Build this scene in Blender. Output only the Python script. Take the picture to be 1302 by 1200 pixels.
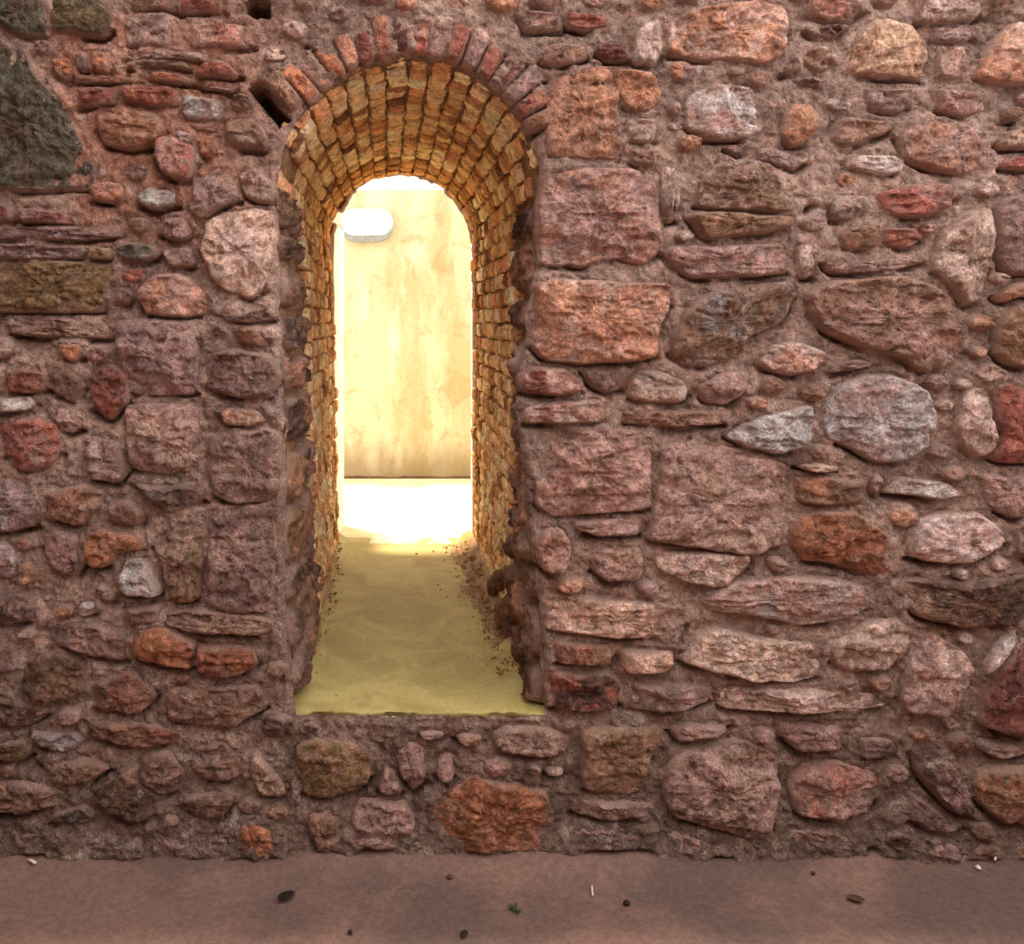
import bpy, math, random
import numpy as np
from mathutils import Vector

# ------------------------------------------------------------------ clear
for o in list(bpy.data.objects):
    bpy.data.objects.remove(o, do_unlink=True)
scene = bpy.context.scene
COL = scene.collection
random.seed(7)
rng = np.random.default_rng(7)

# ------------------------------------------------------------------ camera
S = 0.0025            # metres per photograph pixel on the wall face
VX, VY = 493.0, 407.0 # principal point of the photograph
FLOOR_PY = 1090.0
EYE = (FLOOR_PY - VY) * S
CAMD = 3.0
cam_d = bpy.data.cameras.new('camera')
cam = bpy.data.objects.new('camera', cam_d)
COL.objects.link(cam)
cam.location = (0, -CAMD, EYE)
cam.rotation_euler = (math.pi / 2, 0, 0)
cam_d.sensor_width = 36.0
cam_d.sensor_fit = 'HORIZONTAL'
cam_d.lens = (CAMD / S) / 1302.0 * 36.0
cam_d.shift_x = (651 - VX) / 1302.0
cam_d.shift_y = (VY - 600) / 1302.0
cam_d.clip_start = 0.05
scene.camera = cam

# ------------------------------------------------------------------ sky and sun
world = bpy.data.worlds.new('sky')
scene.world = world
world.use_nodes = True
wb = world.node_tree.nodes['Background']
wb.inputs['Color'].default_value = (1.0, 0.975, 0.97, 1)
wb.inputs['Strength'].default_value = 3.3
sun_d = bpy.data.lights.new('sun', 'SUN')
sun_d.energy = 9.0
sun_d.color = (1.0, 0.92, 0.78)
sun_d.angle = math.radians(5.0)
sun = bpy.data.objects.new('sun', sun_d)
COL.objects.link(sun)
sun.location = (-2, 5, 8)
sun.rotation_euler = Vector((0.14, -0.13, -1.0)).to_track_quat('-Z', 'Y').to_euler()

vs = scene.view_settings
vs.view_transform = 'Standard'
vs.look = 'None'
vs.exposure = 0.12
vs.gamma = 1.0
vs.use_curve_mapping = False

# ------------------------------------------------------------------ helpers
def wx(px): return (px - VX) * S
def wz(py): return (VY - py) * S + EYE

def lin(c, k=1.0):
    r = []
    for v in c:
        v = v / 255.0
        v = v / 12.92 if v <= 0.04045 else ((v + 0.055) / 1.055) ** 2.4
        r.append(v * k)
    m = max(r)
    f = min(1.0, 0.80 / m) if k > 1.0 else min(1.0, 0.9 / m)
    return tuple(v * f for v in r)

def hash3(ix, iy, iz, seed):
    h = (ix.astype(np.uint32) * np.uint32(374761393) + iy.astype(np.uint32) * np.uint32(668265263)
         + iz.astype(np.uint32) * np.uint32(2147483647) + np.uint32(seed * 974711 % 4294967291))
    h = (h ^ (h >> np.uint32(13))) * np.uint32(1274126177)
    h = h ^ (h >> np.uint32(16))
    h = h * np.uint32(2246822519)
    h = h ^ (h >> np.uint32(15))
    return (h & np.uint32(0xFFFFFF)).astype(np.float64) / float(0xFFFFFF)

def vnoise(p, seed=0):
    """value noise, p (n,3) -> -1..1"""
    i = np.floor(p).astype(np.int64)
    f = p - i
    u = f * f * f * (f * (f * 6 - 15) + 10)
    out = 0
    for dx in (0, 1):
        for dy in (0, 1):
            for dz in (0, 1):
                w = ((u[:, 0] if dx else 1 - u[:, 0]) * (u[:, 1] if dy else 1 - u[:, 1])
                     * (u[:, 2] if dz else 1 - u[:, 2]))
                out = out + w * hash3(i[:, 0] + dx, i[:, 1] + dy, i[:, 2] + dz, seed)
    return out * 2 - 1

def fbm(p, octs=4, seed=0, gain=0.5, ridged=False):
    a, t, s = 1.0, 0.0, 0.0
    q = np.array(p, dtype=np.float64)
    for k in range(octs):
        n = vnoise(q + 1000, seed + k * 17)
        if ridged:
            n = 1 - 2 * np.abs(n)
        t = t + a * n
        s += a
        a *= gain
        q = q * 2.03 + 7.7
    return t / s

def smooth(a, b, x):
    t = np.clip((x - a) / (b - a), 0, 1)
    return t * t * (3 - 2 * t)

def seg_dist(P, poly):
    """unsigned distance of points P (n,2) to closed polygon, and inside flags"""
    A = poly
    B = np.roll(poly, -1, axis=0)
    d2 = np.full(len(P), 1e18)
    inside = np.zeros(len(P), bool)
    for a, b in zip(A, B):
        ab = b - a
        L = max((ab ** 2).sum(), 1e-12)
        t = np.clip(((P - a) @ ab) / L, 0, 1)
        q = a + t[:, None] * ab
        d2 = np.minimum(d2, ((P - q) ** 2).sum(1))
        cond = (a[1] > P[:, 1]) != (b[1] > P[:, 1])
        if abs(ab[1]) > 1e-12:
            xi = a[0] + (P[:, 1] - a[1]) / ab[1] * ab[0]
            inside ^= cond & (P[:, 0] < xi)
    return np.sqrt(d2), inside

def chaikin(p, n=2):
    for _ in range(n):
        q = np.roll(p, -1, axis=0)
        p = np.stack([p * 0.8 + q * 0.2, p * 0.2 + q * 0.8], 1).reshape(-1, 2)
    return p

def resample(p, n):
    q = np.vstack([p, p[:1]])
    seg = np.sqrt(((q[1:] - q[:-1]) ** 2).sum(1))
    cum = np.concatenate([[0], np.cumsum(seg)])
    t = np.linspace(0, cum[-1], n, endpoint=False)
    return np.stack([np.interp(t, cum, q[:, 0]), np.interp(t, cum, q[:, 1])], 1)

def mesh_from(name, verts, faces, mat, smooth_shade=True, attrs=None):
    me = bpy.data.meshes.new(name)
    me.from_pydata([tuple(v) for v in verts] if not isinstance(verts, np.ndarray) else verts.tolist(), [], faces)
    if mat:
        me.materials.append(mat)
    if smooth_shade:
        me.polygons.foreach_set('use_smooth', np.ones(len(me.polygons), bool))
    for k, v in (attrs or {}).items():
        a = me.attributes.new(k, 'FLOAT', 'POINT')
        a.data.foreach_set('value', np.asarray(v, dtype=np.float32))
    me.update()
    return me

def link(name, me, parent=None, loc=None):
    o = bpy.data.objects.new(name, me)
    COL.objects.link(o)
    if parent is not None:
        o.parent = parent
    if loc is not None:
        o.location = loc
    return o

def structure(o, label, cat):
    o['kind'] = 'structure'; o['label'] = label; o['category'] = cat
    return o

def grid_faces(nu, nv):
    i = np.arange(nu * nv).reshape(nu, nv)
    return np.stack([i[:-1, :-1], i[1:, :-1], i[1:, 1:], i[:-1, 1:]], -1).reshape(-1, 4)

def box_geo(x0, x1, y0, y1, z0, z1):
    v = [(x, y, z) for x in (x0, x1) for y in (y0, y1) for z in (z0, z1)]
    f = [(0, 1, 3, 2), (4, 6, 7, 5), (0, 4, 5, 1), (2, 3, 7, 6), (0, 2, 6, 4), (1, 5, 7, 3)]
    return v, f

# ------------------------------------------------------------------ materials
class NT:
    def __init__(s, name, rough=0.9, spec=0.2):
        s.m = bpy.data.materials.new(name)
        s.m.use_nodes = True
        s.t = s.m.node_tree
        s.b = s.t.nodes['Principled BSDF']
        s.b.inputs['Roughness'].default_value = rough
        s.b.inputs['Specular IOR Level'].default_value = spec
    def n(s, typ, **kw):
        nd = s.t.nodes.new(typ)
        for k, v in kw.items():
            if k.startswith('i_'):
                nd.inputs[k[2:].replace('_', ' ')].default_value = v
            else:
                setattr(nd, k, v)
        return nd
    def l(s, a, b): s.t.links.new(a, b)
    def coord(s, rand=True, scale=None):
        tc = s.n('ShaderNodeTexCoord').outputs['Object']
        if scale:
            mp = s.n('ShaderNodeMapping'); mp.inputs['Scale'].default_value = scale
            s.l(tc, mp.inputs['Vector']); tc = mp.outputs['Vector']
        if rand:
            oi = s.n('ShaderNodeObjectInfo')
            mu = s.n('ShaderNodeVectorMath', operation='SCALE')
            mu.inputs[0].default_value = (37.1, 53.3, 71.7)
            s.l(oi.outputs['Random'], mu.inputs['Scale'])
            ad = s.n('ShaderNodeVectorMath', operation='ADD')
            s.l(tc, ad.inputs[0]); s.l(mu.outputs['Vector'], ad.inputs[1])
            tc = ad.outputs['Vector']
        return tc
    def noise(s, vec, scale, detail=6, rough=0.6, dist=0.0):
        nd = s.n('ShaderNodeTexNoise')
        nd.inputs['Scale'].default_value = scale
        nd.inputs['Detail'].default_value = detail
        nd.inputs['Roughness'].default_value = rough
        nd.inputs['Distortion'].default_value = dist
        s.l(vec, nd.inputs['Vector'])
        return nd.outputs['Fac']
    def map(s, fac, a, b, c=0.0, d=1.0):
        nd = s.n('ShaderNodeMapRange', interpolation_type='SMOOTHSTEP')
        for i, v in zip(('From Min', 'From Max', 'To Min', 'To Max'), (a, b, c, d)):
            nd.inputs[i].default_value = v
        s.l(fac, nd.inputs['Value'])
        return nd.outputs['Result']
    def mix(s, fac, a, b, mode='MIX'):
        nd = s.n('ShaderNodeMix', data_type='RGBA', blend_type=mode)
        nd.clamp_result = False
        for sock, v in ((nd.inputs[0], fac), (nd.inputs[6], a), (nd.inputs[7], b)):
            if isinstance(v, bpy.types.NodeSocket): s.l(v, sock)
            elif isinstance(v, (int, float)): sock.default_value = v
            else: sock.default_value = (*v[:3], 1)
        return nd.outputs[2]
    def math(s, op, a, b):
        nd = s.n('ShaderNodeMath', operation=op)
        for k, v in enumerate((a, b)):
            if isinstance(v, bpy.types.NodeSocket): s.l(v, nd.inputs[k])
            else: nd.inputs[k].default_value = v
        return nd.outputs[0]
    def gray(s, col, f, lo, hi):
        """multiply colour by map of f"""
        g = s.map(f, 0.3, 0.7, lo, hi)
        cb = s.n('ShaderNodeCombineXYZ')
        for k in range(3): s.l(g, cb.inputs[k])
        return s.mix(1.0, col, cb.outputs[0], 'MULTIPLY')
    def bump(s, items):
        prev = None
        for h, strength, dist in items:
            bn = s.n('ShaderNodeBump')
            bn.inputs['Strength'].default_value = strength
            bn.inputs['Distance'].default_value = dist
            s.l(h, bn.inputs['Height'])
            if prev is not None: s.l(prev, bn.inputs['Normal'])
            prev = bn.outputs['Normal']
        s.l(prev, s.b.inputs['Normal'])
    def out(s, col): s.l(col, s.b.inputs['Base Color'])

KA = 1.85  # observed colour -> albedo
def desat(c, k=0.10, t=(0.37, 0.40, 0.23)):
    g = c[0] * .36 + c[1] * .44 + c[2] * .20
    return tuple(v * (1 - k) + g * k for v in c)

LIME = lin((206, 186, 174), 1.15)
MORT = lin((139, 113, 102), KA)

def mat_stone():
    s = NT('rough_stone')
    v = s.coord()
    base = s.n('ShaderNodeObjectInfo').outputs['Color']
    acc = s.n('ShaderNodeAttribute', attribute_type='OBJECT', attribute_name='accent').outputs['Color']
    edge = s.n('ShaderNodeAttribute', attribute_type='GEOMETRY', attribute_name='edge').outputs['Fac']
    nb = s.noise(v, 22, 6, 0.72, 0.5)
    c = s.mix(s.map(s.noise(v, 9, 8, 0.68, 0.6), 0.44, 0.64, 0.0, 0.85), base, acc)
    c = s.gray(c, nb, 0.55, 1.40)
    n2 = s.noise(v, 60, 4, 0.75)
    c = s.gray(c, n2, 0.72, 1.26)
    lime = s.map(s.noise(v, 13, 9, 0.76, 0.8), 0.55, 0.70, 0, 0.60)
    c = s.mix(lime, c, LIME)
    n4 = s.noise(v, 150, 3, 0.8)
    c = s.gray(c, n4, 0.62, 1.30)
    lo = s.noise(v, 11, 4, 0.6)
    e2 = s.math('ADD', edge, s.math('MULTIPLY', s.math('SUBTRACT', nb, 0.5), 1.0))
    e2 = s.math('ADD', e2, s.math('MULTIPLY', s.math('SUBTRACT', lo, 0.5), -1.3))
    c = s.mix(s.map(e2, 0.0, 0.45, 0.85, 0.0), c, MORT)
    s.out(c)
    vo = s.n('ShaderNodeTexVoronoi', feature='DISTANCE_TO_EDGE'); vo.inputs['Scale'].default_value = 17
    wv = s.n('ShaderNodeVectorMath', operation='ADD'); s.l(v, wv.inputs[0])
    nn = s.n('ShaderNodeTexNoise'); nn.inputs['Scale'].default_value = 14; s.l(v, nn.inputs['Vector'])
    sc = s.n('ShaderNodeVectorMath', operation='SCALE'); sc.inputs['Scale'].default_value = 0.12
    s.l(nn.outputs['Color'], sc.inputs[0]); s.l(sc.outputs[0], wv.inputs[1]); s.l(wv.outputs[0], vo.inputs['Vector'])
    crack = s.map(vo.outputs['Distance'], 0.0, 0.06)
    s.bump([(crack, 0.3, 0.006), (nb, 0.9, 0.030), (n2, 0.9, 0.018), (n4, 0.8, 0.008)])
    return s.m

def mat_mortar(name, a, b, c_, dark=(70, 50, 45)):
    s = NT(name)
    v = s.coord(False)
    c = s.mix(s.map(s.noise(v, 2.2, 6, 0.6, 0.5), 0.42, 0.60), lin(a, KA), lin(b, KA))
    c = s.mix(s.map(s.noise(v, 7, 8, 0.7, 0.8), 0.54, 0.68, 0, 0.7), c, lin(c_, KA))
    tone = s.n('ShaderNodeAttribute', attribute_type='GEOMETRY', attribute_name='stain_shade').outputs['Fac']
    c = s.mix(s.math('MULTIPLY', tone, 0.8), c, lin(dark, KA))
    dust = s.n('ShaderNodeAttribute', attribute_type='GEOMETRY', attribute_name='dust').outputs['Fac']
    c = s.mix(s.math('MULTIPLY', dust, 0.8), c, lin((142, 98, 80), KA))
    n2 = s.noise(v, 40, 4, 0.78)
    c = s.gray(c, s.noise(v, 18, 8, 0.72, 0.5), 0.62, 1.35)
    c = s.gray(c, n2, 0.74, 1.25)
    lime = s.map(s.noise(v, 12, 9, 0.78, 0.7), 0.52, 0.68, 0, 0.65)
    c = s.mix(lime, c, LIME)
    n4 = s.noise(v, 140, 3, 0.8)
    c = s.gray(c, n4, 0.66, 1.28)
    s.out(c)
    s.bump([(s.noise(v, 22, 6, 0.74), 0.9, 0.036), (n2, 0.9, 0.018), (n4, 0.8, 0.008)])
    return s.m

def mat_brick():
    s = NT('weathered_brick')
    v = s.coord()
    base = s.n('ShaderNodeObjectInfo').outputs['Color']
    n1 = s.noise(v, 25, 4, 0.68)
    c = s.gray(base, n1, 0.6, 1.35)
    isl = s.n('ShaderNodeNewGeometry').outputs['Random Per Island']
    c = s.gray(c, s.map(isl, 0, 1, 0.3, 0.7), 0.80, 1.30)
    n2 = s.noise(v, 140, 3, 0.7)
    c = s.gray(c, n2, 0.75, 1.2)
    s.out(c)
    s.bump([(n1, 0.6, 0.012), (n2, 0.4, 0.004)])
    return s.m

def mat_simple(name, a, b, scale=8, rough=0.9, k=1.0, bump=0.004, fine=90, spec=0.2, streak=None):
    s = NT(name, rough, spec)
    v = s.coord(False, streak)
    c = s.mix(s.map(s.noise(v, scale, 7, 0.65, 0.4), 0.38, 0.64), lin(a, k), lin(b, k))
    n2 = s.noise(v, fine, 6, 0.7)
    c = s.gray(c, n2, 0.82, 1.15)
    s.out(c)
    s.bump([(s.noise(v, scale * 2.5, 8, 0.7), 0.5, bump * 2), (n2, 0.5, bump)])
    return s.m

M_STONE = mat_stone()
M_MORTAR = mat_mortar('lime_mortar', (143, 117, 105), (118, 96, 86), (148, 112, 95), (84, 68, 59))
M_BRICK = mat_brick()
M_LINING = mat_mortar('lining_mortar', (146, 112, 84), (122, 92, 70), (98, 72, 56), (98, 74, 58))
M_PLASTER = mat_simple('cream_plaster', (235, 222, 196), (246, 238, 222), 6, 0.9, 1.0)
M_WHITE = mat_simple('white_paint', (236, 240, 246), (226, 232, 242), 6, 0.5, 1.0)
M_METAL = mat_simple('grey_enamel', (120, 126, 134), (140, 146, 152), 20, 0.4, 1.0, 0.0005, 90, 0.5)
M_BLACK = mat_simple('dark_leaf', (34, 26, 22), (52, 38, 28), 40, 0.8, 1.0, 0.001)
M_PALE = mat_simple('pale_bits', (226, 214, 200), (196, 180, 164), 60, 0.8, 1.0, 0.001)
M_TWIG = mat_simple('brown_bits', (96, 66, 46), (70, 48, 36), 60, 0.8, 1.0, 0.001)
M_GREEN = mat_simple('weed_green', (70, 74, 44), (48, 52, 34), 60, 0.8, 1.0, 0.001)

def mat_floor():
    s = NT('trodden_floor', 0.85, 0.25)
    v = s.coord(False)
    c = s.mix(s.map(s.noise(v, 1.6, 7, 0.62, 0.6), 0.42, 0.60), lin((122, 93, 82), 1.0), lin((100, 79, 71), 1.0))
    c = s.mix(s.map(s.noise(v, 4.5, 8, 0.7, 0.8), 0.55, 0.70, 0, 0.6), c, lin((132, 103, 90), 1.0))
    n2 = s.noise(v, 45, 8, 0.72)
    c = s.gray(c, n2, 0.78, 1.2)
    n4 = s.noise(v, 220, 4, 0.7)
    c = s.gray(c, n4, 0.8, 1.2)
    sp = s.map(s.noise(v, 60, 3, 0.6), 0.70, 0.76, 0, 0.6)
    c = s.mix(sp, c, lin((60, 44, 36)))
    s.out(c)
    s.bump([(s.noise(v, 12, 8, 0.7), 0.5, 0.012), (n2, 0.5, 0.006), (n4, 0.4, 0.003)])
    return s.m

def mat_pfloor():
    s = NT('ochre_concrete', 0.6, 0.35)
    v = s.coord(False)
    c = s.mix(s.map(s.noise(v, 3, 7, 0.62, 0.6), 0.38, 0.64), lin((182, 164, 98)), lin((158, 138, 78)))
    c = s.mix(s.map(s.noise(v, 9, 8, 0.72, 0.6), 0.56, 0.70, 0, 0.6), c, lin((198, 180, 122)))
    sp = s.map(s.noise(v, 38, 5, 0.7), 0.64, 0.72, 0, 0.7)
    c = s.mix(sp, c, lin((120, 88, 50)))
    so = s.n('ShaderNodeAttribute', attribute_type='GEOMETRY', attribute_name='soil').outputs['Fac']
    sb = s.math('ADD', so, s.math('MULTIPLY', s.math('SUBTRACT', s.noise(v, 30, 8, 0.75), 0.5), 1.6))
    c = s.mix(s.map(sb, 0.15, 0.6, 0, 0.9), c, lin((128, 90, 58)))
    n2 = s.noise(v, 70, 6, 0.7)
    c = s.gray(c, n2, 0.85, 1.12)
    s.out(c)
    s.bump([(s.noise(v, 10, 8, 0.7), 0.4, 0.010), (n2, 0.5, 0.004)])
    return s.m

def mat_farwall():
    s = NT('stained_render', 0.9, 0.2)
    v = s.coord(False, (1.0, 1.0, 0.22))
    v2 = s.coord(False)
    c = s.mix(s.map(s.noise(v, 3.2, 6, 0.6, 0.5), 0.40, 0.62), lin((192, 180, 152)), lin((174, 156, 120)))
    c = s.mix(s.map(s.noise(v2, 3.5, 8, 0.7, 0.8), 0.52, 0.68, 0, 0.6), c, lin((148, 122, 80)))
    c = s.mix(s.map(s.noise(v, 7, 6, 0.6), 0.60, 0.72, 0, 0.5), c, lin((220, 212, 194)))
    gz = s.n('ShaderNodeSeparateXYZ'); s.l(v2, gz.inputs[0])
    low = s.math('ADD', gz.outputs['Z'], s.math('MULTIPLY', s.noise(v, 6, 6, 0.7), -0.5))
    c = s.mix(s.map(low, -0.20, 0.12, 0.6, 0.0), c, lin((108, 80, 48)))
    n2 = s.noise(v2, 60, 7, 0.72)
    c = s.gray(c, n2, 0.88, 1.08)
    s.out(c)
    s.bump([(n2, 0.4, 0.004)])
    return s.m

M_FLOOR, M_PFLOOR, M_FARWALL = mat_floor(), mat_pfloor(), mat_farwall()
mg = NT('lamp_diffuser', 0.3, 0.5)
mg.b.inputs['Base Color'].default_value = (0.9, 0.9, 0.9, 1)
mg.b.inputs['Emission Color'].default_value = (1, 0.98, 0.95, 1)
mg.b.inputs['Emission Strength'].default_value = 0.9
M_DIFF = mg.m

# ------------------------------------------------------------------ opening and passage profile
SILL = 908.0
ACX, ACY, AR = 520.0, 240.0, 168.0
F_L = np.array([(240, 352), (330, 352), (400, 356), (500, 361), (600, 362), (700, 358), (800, 364), (870, 373), (960, 380)], float)
F_R = np.array([(240, 688), (330, 684), (370, 677), (430, 668), (470, 659), (540, 658), (580, 666), (660, 669), (720, 682), (800, 689), (960, 694)], float)
T_L = np.array([(240, 352), (330, 362), (450, 367), (600, 370), (960, 377)], float)
T_R = np.array([(240, 688), (500, 690), (960, 693)], float)
def side_px(side, py, y):
    f, t = (F_L, T_L) if side < 0 else (F_R, T_R)
    a = np.interp(py, f[:, 0], f[:, 1]); b = np.interp(py, t[:, 0], t[:, 1])
    w = smooth(0.0, 0.30, np.asarray(y, float))
    q = np.asarray(py, float).reshape(-1)
    j = 5.0 * fbm(np.stack([q * 0.035, q * 0 + side * 9.0, q * 0], 1), 3, 15, 0.6).reshape(np.shape(py))
    return (a + j * smooth(235, 260, np.asarray(py, float))) * (1 - w) + b * w

def profile(y, nL=80, nA=64, x0=SILL + 30):
    """points (px,py) along left side up, arch, right side down, with inward normals"""
    pl = np.linspace(x0, ACY, nL, endpoint=False)
    L = np.stack([side_px(-1, pl, y), pl], 1)
    th = np.linspace(math.pi, 0, nA)
    ar = AR + 5.0 * fbm(np.stack([th * 7, th * 0, th * 0], 1), 3, 16, 0.6) * np.sin(th) ** .5 * (1 - float(smooth(0, 0.3, np.float64(y))))
    A = np.stack([ACX + ar * np.cos(th), ACY - ar * np.sin(th)], 1)
    pr = np.linspace(ACY, x0, nL + 1)[1:]
    R = np.stack([side_px(1, pr, y), pr], 1)
    return np.vstack([L, A, R])

OPEN = profile(0.0, 40, 40, SILL)

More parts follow.
